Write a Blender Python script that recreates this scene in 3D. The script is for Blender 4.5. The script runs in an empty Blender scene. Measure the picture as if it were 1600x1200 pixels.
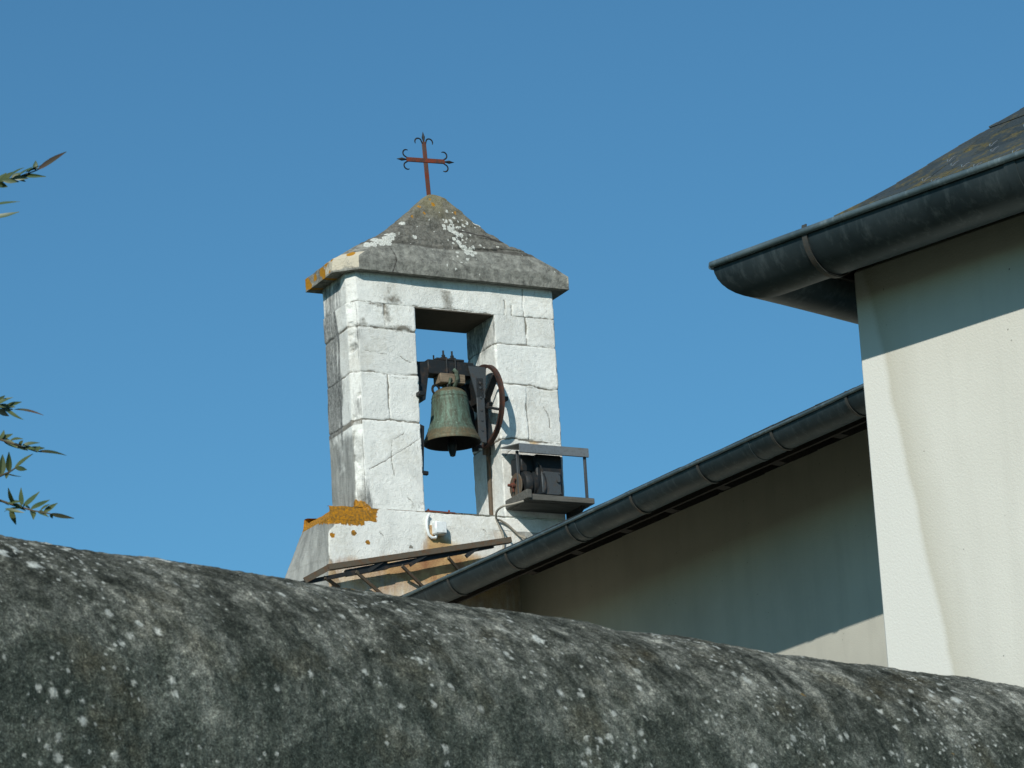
import bpy, math, random
import numpy as np
from mathutils import Vector, Matrix, Euler

random.seed(7)
rng = np.random.default_rng(11)
scene = bpy.context.scene
COL = scene.collection
R = math.radians

# ------------------------------------------------------------------ camera, sky, sun, exposure
EYE = 1.6
PITCH, ROLL, FPX = 0.2833, -0.0592, 5881.0
cd = bpy.data.cameras.new("camera"); cam = bpy.data.objects.new("camera", cd); COL.objects.link(cam)
cd.sensor_width = 36; cd.lens = FPX / 1600 * 36; cd.clip_start = 0.05; cd.clip_end = 5000
_f = Vector((0, math.cos(PITCH), math.sin(PITCH))); _u = Vector((0, -math.sin(PITCH), math.cos(PITCH))); _r = Vector((1, 0, 0))
_r2 = _r * math.cos(ROLL) + _u * math.sin(ROLL); _u2 = -_r * math.sin(ROLL) + _u * math.cos(ROLL)
cam.matrix_world = Matrix(((_r2.x, _u2.x, -_f.x, 0), (_r2.y, _u2.y, -_f.y, 0), (_r2.z, _u2.z, -_f.z, EYE), (0, 0, 0, 1)))
cd.dof.use_dof = True; cd.dof.focus_distance = 27.0; cd.dof.aperture_fstop = 42
scene.camera = cam

SUN = Vector((-0.385, -1.40, 0.92)).normalized()
world = bpy.data.worlds.new("World"); scene.world = world; world.use_nodes = True
wn = world.node_tree.nodes; wl = world.node_tree.links
sky = wn.new("ShaderNodeTexSky"); sky.sky_type = 'NISHITA'; sky.sun_disc = False
sky.sun_elevation = math.asin(SUN.z); sky.sun_rotation = math.atan2(SUN.x, SUN.y)
sky.altitude = 0; sky.air_density = 1.0; sky.dust_density = 0.3; sky.ozone_density = 3.0
tint = wn.new("ShaderNodeMix"); tint.data_type = 'RGBA'; tint.blend_type = 'MULTIPLY'; tint.inputs[0].default_value = 1.0
tint.inputs[7].default_value = (0.475, 0.88, 0.97, 1)          # clean, deep summer air
wl.new(sky.outputs[0], tint.inputs[6]); wl.new(tint.outputs[2], wn["Background"].inputs[0]); wn["Background"].inputs[1].default_value = 0.10
sl = bpy.data.lights.new("sun", 'SUN'); sl.energy = 4.2; sl.angle = R(0.5); sl.color = (1.0, 0.965, 0.89)
so = bpy.data.objects.new("sun", sl); COL.objects.link(so); so.rotation_euler = SUN.to_track_quat('Z', 'Y').to_euler()
scene.view_settings.view_transform = 'Standard'; scene.view_settings.look = 'None'
scene.view_settings.exposure = 0.0; scene.view_settings.gamma = 1.0

# ------------------------------------------------------------------ helpers
def ray(x, y):
    """direction through a photo pixel (1600x1200) scaled to depth 1"""
    d = _r2 * ((x - 800) / FPX) + _u2 * ((600 - y) / FPX) + _f
    return d / d.y
def at(x, y, Y):
    return Vector((0, 0, EYE)) + ray(x, y) * Y

# frame of the belfry: t along its front (to the right), m into its depth, z up
TH = 0.4819
T = Vector((math.cos(TH), math.sin(TH), 0)); M_ = Vector((-math.sin(TH), math.cos(TH), 0))
C0 = Vector((-1.202, 27.5, EYE))
def on_m(x, y, m):
    r = ray(x, y); k = ((C0 - Vector((0, 0, EYE))).dot(M_) + m) / r.dot(M_)
    P = Vector((0, 0, EYE)) + r * k - C0
    return P.dot(T), P.z
def on_t(x, y, t):
    r = ray(x, y); k = ((C0 - Vector((0, 0, EYE))).dot(T) + t) / r.dot(T)
    P = Vector((0, 0, EYE)) + r * k - C0
    return P.dot(M_), P.z

def tag(o, label=None, cat=None, group=None, kind=None):
    if label: o["label"] = label
    if cat: o["category"] = cat
    if group: o["group"] = group
    if kind: o["kind"] = kind
    return o
def empty(name, loc, rz=0.0):
    o = bpy.data.objects.new(name, None); COL.objects.link(o); o.location = loc; o.rotation_euler = (0, 0, rz)
    o.empty_display_size = 0.2
    return o

class MB:
    """collects shapes, builds them as one mesh object"""
    def __init__(s): s.v = []; s.f = []; s.sm = []; s.att = {}
    def add(s, vs, fs, smooth=False):
        b = len(s.v); s.v.extend([tuple(p) for p in vs]); s.f.extend([tuple(i + b for i in f) for f in fs]); s.sm.extend([smooth] * len(fs)); return b
    def box(s, c, size, ax=None, bevel=0.0):
        c = Vector(c); hx, hy, hz = [a / 2 for a in size]
        X, Y, Z = ax if ax else (Vector((1, 0, 0)), Vector((0, 1, 0)), Vector((0, 0, 1)))
        b = min(bevel, hx * .9, hy * .9, hz * .9)
        if b <= 0:
            vs = [c + X * (i * hx) + Y * (j * hy) + Z * (k * hz) for i in (-1, 1) for j in (-1, 1) for k in (-1, 1)]
            s.add(vs, [(0, 1, 3, 2), (4, 6, 7, 5), (0, 4, 5, 1), (2, 3, 7, 6), (0, 2, 6, 4), (1, 5, 7, 3)]); return
        vs = []; idx = {}
        for i in (-1, 1):
            for j in (-1, 1):
                for k in (-1, 1):
                    for a in range(3):
                        d = [hx - b, hy - b, hz - b]; d[a] += b
                        idx[(i, j, k, a)] = len(vs); vs.append(c + X * (i * d[0]) + Y * (j * d[1]) + Z * (k * d[2]))
        fs = []
        g = lambda i, j, k, a: idx[(i, j, k, a)]
        for q in (-1, 1):
            fs.append([g(q, j, k, 0) for j, k in ((-1, -1), (1, -1), (1, 1), (-1, 1))])
            fs.append([g(i, q, k, 1) for i, k in ((-1, -1), (1, -1), (1, 1), (-1, 1))])
            fs.append([g(i, j, q, 2) for i, j in ((-1, -1), (1, -1), (1, 1), (-1, 1))])
        for p in (-1, 1):
            for q in (-1, 1):
                fs.append([g(p, q, -1, 0), g(p, q, 1, 0), g(p, q, 1, 1), g(p, q, -1, 1)])
                fs.append([g(p, -1, q, 0), g(p, 1, q, 0), g(p, 1, q, 2), g(p, -1, q, 2)])
                fs.append([g(-1, p, q, 1), g(1, p, q, 1), g(1, p, q, 2), g(-1, p, q, 2)])
        for i in (-1, 1):
            for j in (-1, 1):
                for k in (-1, 1): fs.append([g(i, j, k, a) for a in range(3)])
        s.add(vs, fs)
    def bar(s, a, b, w, h, up=(0, 0, 1), bevel=0.0):
        a, b = Vector(a), Vector(b); X = (b - a); L = X.length; X.normalize()
        up = Vector(up); Y = up.cross(X)
        if Y.length < 1e-5: Y = Vector((0, 1, 0)).cross(X)
        Y.normalize(); Z = X.cross(Y)
        s.box((a + b) / 2, (L, w, h), (X, Y, Z), bevel)
    def tube(s, pts, r, seg=8, closed=False, caps=True):
        P = [Vector(p) for p in pts]; n = len(P)
        rr = r if hasattr(r, '__len__') else [r] * n
        tang = []
        for i in range(n):
            a = P[(i - 1) % n] if (closed or i > 0) else P[i]; b = P[(i + 1) % n] if (closed or i < n - 1) else P[i]
            tang.append((b - a).normalized())
        ref = Vector((0, 0, 1)) if abs(tang[0].z) < .9 else Vector((1, 0, 0))
        nrm = (ref - tang[0] * ref.dot(tang[0])).normalized()
        vs = []
        for i in range(n):
            nrm = (nrm - tang[i] * nrm.dot(tang[i]))
            nrm = nrm.normalized() if nrm.length > 1e-6 else Vector((1, 0, 0)); bn = tang[i].cross(nrm)
            for k in range(seg):
                a = 2 * math.pi * k / seg; vs.append(P[i] + (nrm * math.cos(a) + bn * math.sin(a)) * rr[i])
        fs = []
        for i in range(n if closed else n - 1):
            for k in range(seg):
                j = (i + 1) % n; fs.append((i * seg + k, i * seg + (k + 1) % seg, j * seg + (k + 1) % seg, j * seg + k))
        if caps and not closed:
            fs.append(tuple(reversed(range(seg)))); fs.append(tuple(range((n - 1) * seg, n * seg)))
        s.add(vs, fs, True)
    def lathe(s, c, prof, axis=(0, 0, 1), seg=48):
        """prof: (radius, height) along axis"""
        c = Vector(c); A = Vector(axis).normalized(); ref = Vector((1, 0, 0)) if abs(A.x) < .9 else Vector((0, 1, 0))
        X = (ref - A * ref.dot(A)).normalized(); Y = A.cross(X); vs = []; fs = []
        for (r, h) in prof:
            for k in range(seg):
                a = 2 * math.pi * k / seg; vs.append(c + A * h + (X * math.cos(a) + Y * math.sin(a)) * max(r, 1e-4))
        for i in range(len(prof) - 1):
            for k in range(seg): fs.append((i * seg + k, i * seg + (k + 1) % seg, (i + 1) * seg + (k + 1) % seg, (i + 1) * seg + k))
        s.add(vs, fs, True)
    def prism(s, poly, d):
        """poly: list of 3D points (planar), extruded by vector d"""
        P = [Vector(p) for p in poly]; d = Vector(d); n = len(P)
        s.add(P + [p + d for p in P], [tuple(reversed(range(n))), tuple(range(n, 2 * n))] + [(i, (i + 1) % n, n + (i + 1) % n, n + i) for i in range(n)])
    def build(s, name, mat, parent=None, origin=(0, 0, 0)):
        me = bpy.data.meshes.new(name); o = Vector(origin)
        me.from_pydata([(p[0] - o.x, p[1] - o.y, p[2] - o.z) for p in s.v], [], s.f)
        me.polygons.foreach_set("use_smooth", s.sm)
        for k, a in s.att.items():
            at_ = me.attributes.new(k, 'FLOAT', 'POINT'); at_.data.foreach_set("value", np.asarray(a, dtype=np.float32))
        import bmesh
        bm = bmesh.new(); bm.from_mesh(me); bmesh.ops.recalc_face_normals(bm, faces=bm.faces); bm.to_mesh(me); bm.free()
        me.set_sharp_from_angle(angle=R(40))
        me.materials.append(mat)
        ob = bpy.data.objects.new(name, me); COL.objects.link(ob)
        if parent: ob.parent = parent
        else: ob.location = o
        return ob

# value noise in numpy, for carving real relief
_perm = rng.permutation(512)
def _h(i, j, k):
    return _perm[(_perm[(_perm[i & 511] + j) & 511] + k) & 511] / 511.0
def vnoise(p):
    p = np.asarray(p, float); i = np.floor(p).astype(int); f = p - i; f = f * f * (3 - 2 * f); out = 0
    for a in (0, 1):
        for b in (0, 1):
            for c in (0, 1):
                w = (f[:, 0] if a else 1 - f[:, 0]) * (f[:, 1] if b else 1 - f[:, 1]) * (f[:, 2] if c else 1 - f[:, 2])
                out = out + w * _h(i[:, 0] + a, i[:, 1] + b, i[:, 2] + c)
    return out * 2 - 1
def fbm(p, scale, oct=4, off=0.0):
    p = np.asarray(p, float) * scale + off; s = 0; a = .5
    for _ in range(oct): s = s + a * vnoise(p); p = p * 2.03 + 17.1; a *= .5
    return s
def sstep(a, b, x):
    t = np.clip((x - a) / (b - a), 0, 1); return t * t * (3 - 2 * t)

# ------------------------------------------------------------------ materials
class NT:
    def __init__(s, name):
        s.m = bpy.data.materials.new(name); s.m.use_nodes = True; s.n = s.m.node_tree.nodes; s.l = s.m.node_tree.links
        s.b = s.n["Principled BSDF"]; s.co = s.n.new("ShaderNodeTexCoord")
    def link(s, a, b): s.l.new(a, b)
    def coord(s, scale=(1, 1, 1), kind="Object", rot=(0, 0, 0)):
        mp = s.n.new("ShaderNodeMapping"); mp.inputs["Scale"].default_value = scale; mp.inputs["Rotation"].default_value = rot
        s.link(s.co.outputs[kind], mp.inputs["Vector"]); return mp.outputs[0]
    def noise(s, vec, scale, detail=4, rough=.55, dist=0.0):
        t = s.n.new("ShaderNodeTexNoise"); t.inputs["Scale"].default_value = scale; t.inputs["Detail"].default_value = detail
        t.inputs["Roughness"].default_value = rough; t.inputs["Distortion"].default_value = dist; s.link(vec, t.inputs["Vector"]); return t.outputs["Fac"]
    def voro(s, vec, scale, rand=1.0):
        t = s.n.new("ShaderNodeTexVoronoi"); t.inputs["Scale"].default_value = scale; t.inputs["Randomness"].default_value = rand
        s.link(vec, t.inputs["Vector"]); return t
    def ramp(s, fac, stops):
        r = s.n.new("ShaderNodeValToRGB"); e = r.color_ramp.elements
        while len(e) < len(stops): e.new(.5)
        for q, (p, c) in zip(e, stops): q.position = p; q.color = (c, c, c, 1) if not hasattr(c, '__len__') else (*c, 1)
        s.link(fac, r.inputs[0]); return r.outputs[0]
    def mix(s, fac, a, b, mode='MIX'):
        x = s.n.new("ShaderNodeMix"); x.data_type = 'RGBA'; x.blend_type = mode; x.clamp_factor = True
        for v, i in ((fac, 0), (a, 6), (b, 7)):
            if isinstance(v, bpy.types.NodeSocket): s.link(v, x.inputs[i])
            elif i == 0: x.inputs[0].default_value = v
            else: x.inputs[i].default_value = (*v, 1)
        return x.outputs[2]
    def math(s, op, a, b=0.0, c=None):
        x = s.n.new("ShaderNodeMath"); x.operation = op
        for v, i in ((a, 0), (b, 1), (c, 2)):
            if v is None: continue
            if isinstance(v, bpy.types.NodeSocket): s.link(v, x.inputs[i])
            else: x.inputs[i].default_value = v
        return x.outputs[0]
    def attr(s, name):
        a = s.n.new("ShaderNodeAttribute"); a.attribute_name = name; return a.outputs["Fac"]
    def sep(s, vec):
        x = s.n.new("ShaderNodeSeparateXYZ"); s.link(vec, x.inputs[0]); return x.outputs
    def bump(s, h, strength=.3, dist=.01):
        b = s.n.new("ShaderNodeBump"); b.inputs["Strength"].default_value = strength; b.inputs["Distance"].default_value = dist
        s.link(h, b.inputs["Height"]); s.link(b.outputs[0], s.b.inputs["Normal"])
    def done(s, col, rough=.85, metal=0.0, spec=.3):
        for v, k in ((col, "Base Color"), (rough, "Roughness"), (metal, "Metallic"), (spec, "Specular IOR Level")):
            if isinstance(v, bpy.types.NodeSocket): s.link(v, s.b.inputs[k])
            else: s.b.inputs[k].default_value = (*v, 1) if hasattr(v, '__len__') else v
        return s.m

def mat_limewash():
    s = NT("limewash"); v = s.coord(); vs = s.coord((1, 1, .22))
    n1 = s.noise(v, 5, 6, .6); n2 = s.noise(v, 38, 5, .65); st = s.noise(vs, 24, 6, .7)
    col = s.mix(s.ramp(n1, [(.35, 0), (.7, 1)]), (.86, .86, .80), (.77, .775, .725))
    col = s.mix(s.ramp(n2, [(.52, 0), (.72, .55)]), col, (.55, .55, .50))
    blot = s.noise(s.coord((1, 1, .6)), 3.4, 7, .68, .5)
    col = s.mix(s.ramp(blot, [(.53, 0), (.68, .55)]), col, s.mix(s.ramp(n2, [(.4, 0), (.6, 1)]), (.40, .41, .38), (.60, .60, .55)))
    col = s.mix(s.ramp(s.noise(v, 85, 4, .75), [(.60, 0), (.74, .75)]), col, (.33, .32, .28))
    wea = s.math('ADD', s.math('MULTIPLY', s.noise(s.coord((1, 1, .8)), 2.1, 8, .72, .3), .6), s.math('MULTIPLY', s.noise(v, 27, 6, .75), .4))
    col = s.mix(s.ramp(wea, [(.49, 0), (.61, .48)]), col, (.55, .52, .43))
    col = s.mix(1.0, col, s.ramp(s.attr("tone"), [(0, .90), (1, 1.06)]), 'MULTIPLY')
    # mortar showing in the joints and patches
    j = s.math('ADD', s.attr("joint"), s.math('MULTIPLY', s.math('SUBTRACT', n2, .5), .9))
    col = s.mix(s.ramp(j, [(.3, 0), (.75, .95)]), col, (.20, .185, .15))
    gy = s.math('ADD', s.attr("grey"), s.math('MULTIPLY', s.math('SUBTRACT', n1, .5), 1.0))
    col = s.mix(s.ramp(gy, [(.30, 0), (.55, .95)]), col, s.mix(s.ramp(s.noise(vs, 14, 6, .7), [(.36, 0), (.64, 1)]), (.20, .205, .19), (.37, .375, .345)))
    # yellow and rust runs
    ru = s.math('ADD', s.attr("rust"), s.math('MULTIPLY', s.math('SUBTRACT', st, .5), 1.0))
    col = s.mix(s.ramp(ru, [(.25, 0), (.6, .6), (1.0, .95)]), col, s.mix(s.ramp(n1, [(.4, 0), (.65, 1)]), (.55, .36, .15), (.30, .13, .05)))
    # black algae and bare grey stone on weathered faces, plus shade painted on the reveal
    g = s.math('ADD', s.attr("grime_and_shade"), s.math('MULTIPLY', s.math('SUBTRACT', st, .5), 1.35))
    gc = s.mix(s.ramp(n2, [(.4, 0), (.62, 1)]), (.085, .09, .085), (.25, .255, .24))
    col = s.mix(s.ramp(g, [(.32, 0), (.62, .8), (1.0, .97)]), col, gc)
    o = s.math('ADD', s.attr("orange"), s.math('MULTIPLY', s.math('SUBTRACT', n2, .5), 1.2))
    col = s.mix(s.ramp(o, [(.38, 0), (.55, 1)]), col, s.mix(s.ramp(s.noise(v, 55, 4, .7), [(.38, 0), (.62, 1)]), (.50, .215, .012), (.20, .115, .03)))
    s.bump(s.math('ADD', s.math('MULTIPLY', n2, .8), s.math('MULTIPLY', s.noise(v, 170, 4), 1.1)), .6, .012)
    return s.done(col, .92, 0, .2)

def mat_concrete():
    s = NT("weathered_concrete"); v = s.coord(); n1 = s.noise(v, 7, 6, .62); n2 = s.noise(v, 60, 5, .7); vs = s.coord((1, 1, .3)); st = s.noise(vs, 26, 5, .65)
    up = s.math('ADD', s.attr("upper"), s.math('MULTIPLY', s.math('SUBTRACT', n1, .5), .6))
    col = s.mix(s.ramp(up, [(.4, 0), (.6, 1)]), (.225, .225, .195), (.125, .12, .10))
    col = s.mix(s.ramp(st, [(.42, 0), (.72, .75)]), col, (.12, .12, .105))
    mt = s.noise(v, 17, 6, .7, .4); col = s.mix(1.0, col, s.ramp(mt, [(.36, .55), (.5, 1.0), (.64, 1.5)]), 'MULTIPLY')
    col = s.mix(s.ramp(n2, [(.45, 0), (.75, .6)]), col, (.30, .30, .27))
    col = s.mix(s.math('MULTIPLY', s.attr("yellow"), s.ramp(n1, [(.35, .2), (.6, .9)])), col, (.30, .26, .12))
    j = s.math('ADD', s.attr("joint"), s.math('MULTIPLY', s.math('SUBTRACT', n2, .5), .6))
    col = s.mix(s.ramp(j, [(.35, 0), (.7, .9)]), col, (.05, .045, .04))
    col = s.mix(s.ramp(s.math('ADD', s.attr("cream"), s.math('MULTIPLY', s.math('SUBTRACT', n2, .5), .8)), [(.35, 0), (.65, .9)]), col, (.62, .56, .43))
    w = s.math('ADD', s.attr("white"), s.math('MULTIPLY', s.math('SUBTRACT', n2, .5), 1.9))
    col = s.mix(s.ramp(w, [(.45, 0), (.55, 1)]), col, s.mix(s.ramp(s.noise(v, 120, 3), [(.4, 0), (.6, 1)]), (.40, .41, .36), (.68, .69, .63)))
    o = s.math('ADD', s.attr("orange"), s.math('MULTIPLY', s.math('SUBTRACT', n2, .5), 1.1))
    col = s.mix(s.ramp(o, [(.42, 0), (.56, 1)]), col, (.42, .20, .02))
    s.bump(s.math('ADD', n2, s.math('MULTIPLY', s.noise(v, 170, 4), .5)), .7, .015)
    return s.done(col, .95, 0, .15)

def mat_iron(name, base, rust, amount, scale=30, rough=.6, metal=.3):
    s = NT(name); v = s.coord(); n = s.noise(v, scale, 5, .65); n2 = s.noise(v, scale * 4, 3)
    col = s.mix(s.ramp(n, [(amount - .12, 0), (amount + .12, 1)]), rust, base)
    col = s.mix(s.ramp(n2, [(.5, 0), (.8, .5)]), col, tuple(c * .5 for c in rust))
    s.bump(n2, .3, .004); return s.done(col, rough, metal, .3)

def mat_bronze():
    s = NT("bronze_verdigris"); v = s.coord(); vs = s.coord((1, 1, .18)); z = s.sep(s.co.outputs["Object"])[2]
    n = s.noise(v, 9, 6, .65); st = s.noise(vs, 34, 6, .7); n3 = s.noise(v, 60, 4, .7)
    col = s.mix(s.ramp(st, [(.38, 0), (.60, 1)]), (.118, .185, .138), (.070, .080, .055))
    col = s.mix(s.ramp(n3, [(.56, 0), (.78, .7)]), col, (.31, .42, .345))
    band = s.math('ADD', s.attr("band"), s.math('MULTIPLY', s.math('SUBTRACT', n, .5), 1.3))
    col = s.mix(s.ramp(band, [(.3, 0), (.75, .85)]), col, s.mix(s.ramp(n3, [(.4, 0), (.6, 1)]), (.095, .085, .050), (.15, .105, .055)))
    s.bump(s.math('ADD', n3, st), .35, .004)
    return s.done(col, .62, .25, .3)

def mat_zinc(name="zinc", dark=1.0):
    s = NT(name); v = s.coord(); n = s.noise(v, 4, 6, .62); n2 = s.noise(v, 45, 5, .7); st = s.noise(s.coord((6, 6, 1)), 3.2, 6, .7)
    col = s.mix(s.ramp(n, [(.35, 0), (.68, 1)]), tuple(c * dark for c in (.024, .036, .040)), tuple(c * dark for c in (.046, .062, .066)))
    col = s.mix(s.ramp(st, [(.52, 0), (.75, .7)]), col, tuple(c * dark for c in (.105, .128, .13)))
    col = s.mix(s.ramp(n2, [(.56, 0), (.75, .6)]), col, (.045, .05, .048))
    s.bump(n2, .12, .003); return s.done(col, s.ramp(n, [(.3, .42), (.7, .62)]), .55, .4)

def mat_plaster(name, c1, c2, sc=1.0, stain=None, patch=None):
    s = NT(name); v = s.coord(); n = s.noise(v, .9, 5, .6); n2 = s.noise(v, 120 * sc, 3, .6); n3 = s.noise(s.coord((1, 1, .12)), 5, 5, .6)
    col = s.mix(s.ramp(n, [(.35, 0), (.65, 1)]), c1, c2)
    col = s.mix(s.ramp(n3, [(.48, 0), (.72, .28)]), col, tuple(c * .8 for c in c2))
    pit = s.voro(v, 34 * sc).outputs["Distance"]; big = s.noise(v, 9, 2)
    pf = s.math('MULTIPLY', s.ramp(pit, [(.07, 1), (.15, 0)]), s.ramp(big, [(.60, 0), (.66, 1)]))
    col = s.mix(pf, col, (.13, .12, .10))
    if patch:
        # lighter repaired strip along the corner, with a stained edge
        o = s.sep(s.co.outputs["Object"])
        edge = s.math('ADD', s.math('MULTIPLY_ADD', o[2], patch[1], patch[0]), s.math('MULTIPLY', s.math('SUBTRACT', s.noise(s.coord((0, 0, 1)), 2.2, 4), .5), .10))
        d = s.math('SUBTRACT', o[0], edge)
        dn = s.math('ADD', s.math('MULTIPLY', d, 1.0), .5)
        col = s.mix(s.ramp(dn, [(.488, 0), (.515, .9), (.57, .5), (.68, 0)]), col, tuple(c * .88 * k for c, k in zip(c2, (1, .98, .93))))
        col = s.mix(s.ramp(dn, [(.485, .75), (.518, 0)]), col, (.655, .65, .595))
    if stain:
        o = s.sep(s.co.outputs["Object"])
    s.bump(s.math('SUBTRACT', s.math('ADD', n2, s.math('MULTIPLY', s.noise(v, 45 * sc, 3), .3)), pf), .35, .005)
    return s.done(col, .93, 0, .15)

def mat_slate():
    s = NT("slate"); v = s.coord(); n = s.noise(v, 14, 6, .65); n2 = s.noise(v, 70, 4, .7)
    col = s.mix(s.attr("tint"), (.021, .030, .031), (.042, .053, .054))
    col = s.mix(s.ramp(n2, [(.45, 0), (.8, .6)]), col, (.08, .09, .085))
    mo = s.math('ADD', s.attr("moss"), s.math('MULTIPLY', s.math('SUBTRACT', n, .5), 2.2))
    col = s.mix(s.ramp(mo, [(.45, 0), (.85, .9)]), col, s.mix(s.ramp(n2, [(.4, 0), (.6, 1)]), (.060, .062, .022), (.17, .12, .022)))
    s.bump(s.math('ADD', n2, n), .4, .006); return s.done(col, .62, 0, .4)

def mat_coping():
    """old lime-mortar coping: dark algae, streaks, pale lichen. UV in metres: u along, v round the back"""
    s = NT("old_mortar"); uv = s.coord(kind="UV"); us = s.coord((1, .32, 1), kind="UV"); v = s.coord()
    a = s.noise(us, 7, 8, .68, .4); b = s.noise(us, 26, 6, .7); c = s.noise(uv, 95, 5, .75); d = s.noise(us, 2.2, 5, .6, .3); e = s.noise(uv, 260, 3, .7)
    # broad blotches first: black algae, grey mortar, pale dusty bloom
    big = s.noise(s.coord((1, .55, 1), kind="UV"), 4.6, 7, .68, .35); big2 = s.noise(uv, 10, 6, .68, .5); mid = s.noise(s.coord((1, .75, 1), kind="UV"), 24, 6, .74, .3)
    m = s.math('ADD', s.math('MULTIPLY', big, .50), s.math('MULTIPLY', big2, .50))
    m = s.math('ADD', m, s.math('MULTIPLY', s.math('SUBTRACT', mid, .5), .62))
    low = s.attr("foot"); m = s.math('SUBTRACT', m, s.math('MULTIPLY', low, .045))
    col = s.ramp(m, [(.34, (.015, .017, .014)), (.44, (.045, .048, .041)), (.52, (.095, .098, .087)), (.59, (.185, .185, .166)), (.68, (.33, .325, .29))])
    col = s.mix(s.math('MULTIPLY', low, .55), col, s.mix(m, (.012, .022, .018), (.13, .15, .135)))
    br = s.noise(uv, 5.5, 4, .6)
    col = s.mix(s.ramp(br, [(.54, 0), (.70, .32)]), col, s.mix(c, (.03, .022, .012), (.16, .13, .075)))
    col = s.mix(1.0, col, s.ramp(c, [(.30, .35), (.46, .85), (.56, 1.15), (.72, 2.3)]), 'MULTIPLY')
    col = s.mix(1.0, col, s.ramp(e, [(.35, .6), (.5, 1.0), (.66, 1.9)]), 'MULTIPLY')
    col = s.mix(s.ramp(c, [(.60, 0), (.72, .6)]), col, (.36, .36, .32))
    # pale crustose lichen: scattered thalli of several sizes, denser towards the top
    top = s.attr("crest")
    def thalli(scale, lo, hi, keep, seed):
        mp = s.coord((1, 1, 1), kind="UV"); wob = s.n.new("ShaderNodeVectorMath"); wob.operation = 'ADD'
        t = s.n.new("ShaderNodeTexNoise"); t.inputs["Scale"].default_value = scale * 2.2; t.inputs["Detail"].default_value = 6; t.inputs["Roughness"].default_value = .7; s.link(mp, t.inputs["Vector"])
        sc = s.n.new("ShaderNodeVectorMath"); sc.operation = 'SCALE'; sc.inputs[3].default_value = .95 / scale; s.link(t.outputs["Color"], sc.inputs[0])
        s.link(mp, wob.inputs[0]); s.link(sc.outputs[0], wob.inputs[1])
        off = s.n.new("ShaderNodeVectorMath"); off.operation = 'ADD'; off.inputs[1].default_value = (seed, seed * .7, 0); s.link(wob.outputs[0], off.inputs[0])
        vo = s.voro(off.outputs[0], scale); cell = s.sep(vo.outputs["Color"])[0]
        clump = s.noise(uv, 3.1 + seed * .1, 3, .6)
        k = s.math('ADD', s.math('MULTIPLY', cell, .55), s.math('MULTIPLY', s.math('SUBTRACT', clump, .5), 1.9)); k = s.math('ADD', k, s.math('MULTIPLY', top, .16))
        edge = s.math('ADD', vo.outputs["Distance"], s.math('MULTIPLY', s.math('SUBTRACT', e, .5), .22))
        return s.math('MULTIPLY', s.ramp(edge, [(lo, 1), (hi, 0)]), s.ramp(k, [(keep, 0), (keep + .015, 1)]))
    w1 = thalli(17, .18, .30, .60, 3.0); w2 = thalli(34, .18, .30, .64, 9.0); w3 = thalli(80, .18, .38, .53, 5.0)
    lc = s.mix(s.ramp(c, [(.35, 0), (.65, 1)]), (.36, .375, .335), (.68, .70, .64))
    col = s.mix(1.0, col, (1.12, 1.13, 1.06), 'MULTIPLY'); col = s.mix(s.math('MULTIPLY', w3, .75), col, lc); col = s.mix(s.math('MULTIPLY', w2, .9), col, lc); w0 = thalli(36, .16, .36, .56, 21.0); col = s.mix(s.math('MULTIPLY', w0, .8), col, lc); col = s.mix(w1, col, lc)
    og = thalli(22, .2, .32, .80, 14.0); col = s.mix(s.math('MULTIPLY', og, .8), col, (.27, .17, .05))
    h = s.math('ADD', s.math('MULTIPLY', c, .8), s.math('MULTIPLY', b, .8)); h = s.math('ADD', h, s.math('MULTIPLY', e, .35)); h = s.math('ADD', h, s.math('MULTIPLY', w1, .2))
    s.bump(h, .75, .010)
    return s.done(col, .95, 0, .12)

def mat_leaf(name, a, b):
    s = NT(name); n = s.noise(s.coord(), 16, 3); col = s.mix(s.ramp(n, [(.35, 0), (.65, 1)]), a, b)
    s.b.inputs["Subsurface Weight"].default_value = 0.0
    return s.done(col, .45, 0, .4)
def mat_wood(name, a, b, rough=.85):
    s = NT(name); v = s.coord((1, 9, 9)); n = s.noise(v, 6, 6, .65); n2 = s.noise(s.coord(), 50, 4)
    col = s.mix(s.ramp(n, [(.35, 0), (.65, 1)]), a, b); s.bump(s.math('ADD', n, n2), .4, .006); return s.done(col, rough, 0, .2)
def mat_ground():
    s = NT("gravel_ground"); v = s.coord(); n = s.noise(v, .4, 6, .6); n2 = s.noise(v, 30, 4, .7)
    col = s.mix(s.ramp(n, [(.42, 0), (.58, 1)]), (.10, .095, .075), (.045, .065, .025)); col = s.mix(s.ramp(n2, [(.4, 0), (.7, .5)]), col, (.12, .115, .09))
    s.bump(n2, .5, .02); return s.done(col, .95, 0, .1)

LIME = mat_limewash(); CONC = mat_concrete(); BRONZE = mat_bronze(); ZINC = mat_zinc(); ZINCB = mat_zinc("bright_zinc", 3.4); SLATE = mat_slate(); COPING = mat_coping()
RUST = mat_iron("rusty_iron", (.075, .045, .035), (.21, .042, .018), .50, 26, .8, .1)
WHEELRUST = mat_iron("dark_rust", (.040, .030, .026), (.085, .034, .020), .50, 20, .75, .2)
DARKIRON = mat_iron("black_iron", (.022, .026, .028), (.075, .05, .035), .36, 22, .55, .35)
GREYIRON = mat_iron("grey_iron", (.075, .085, .09), (.10, .065, .04), .34, 22, .55, .35)
BROWNIRON = mat_iron("brown_iron", (.105, .088, .064), (.12, .065, .034), .42, 30, .8, .1)
STRAP = mat_iron("strap_metal", (.06, .064, .060), (.085, .062, .042), .42, 14, .6, .3)
SHEET = mat_iron("galvanised_sheet", (.20, .215, .22), (.16, .13, .10), .32, 14, .5, .4)
WOODPALE = mat_wood("pale_oak", (.26, .205, .14), (.13, .10, .07)); WOODDARK = mat_wood("grey_wood", (.075, .075, .065), (.13, .125, .11))
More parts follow.
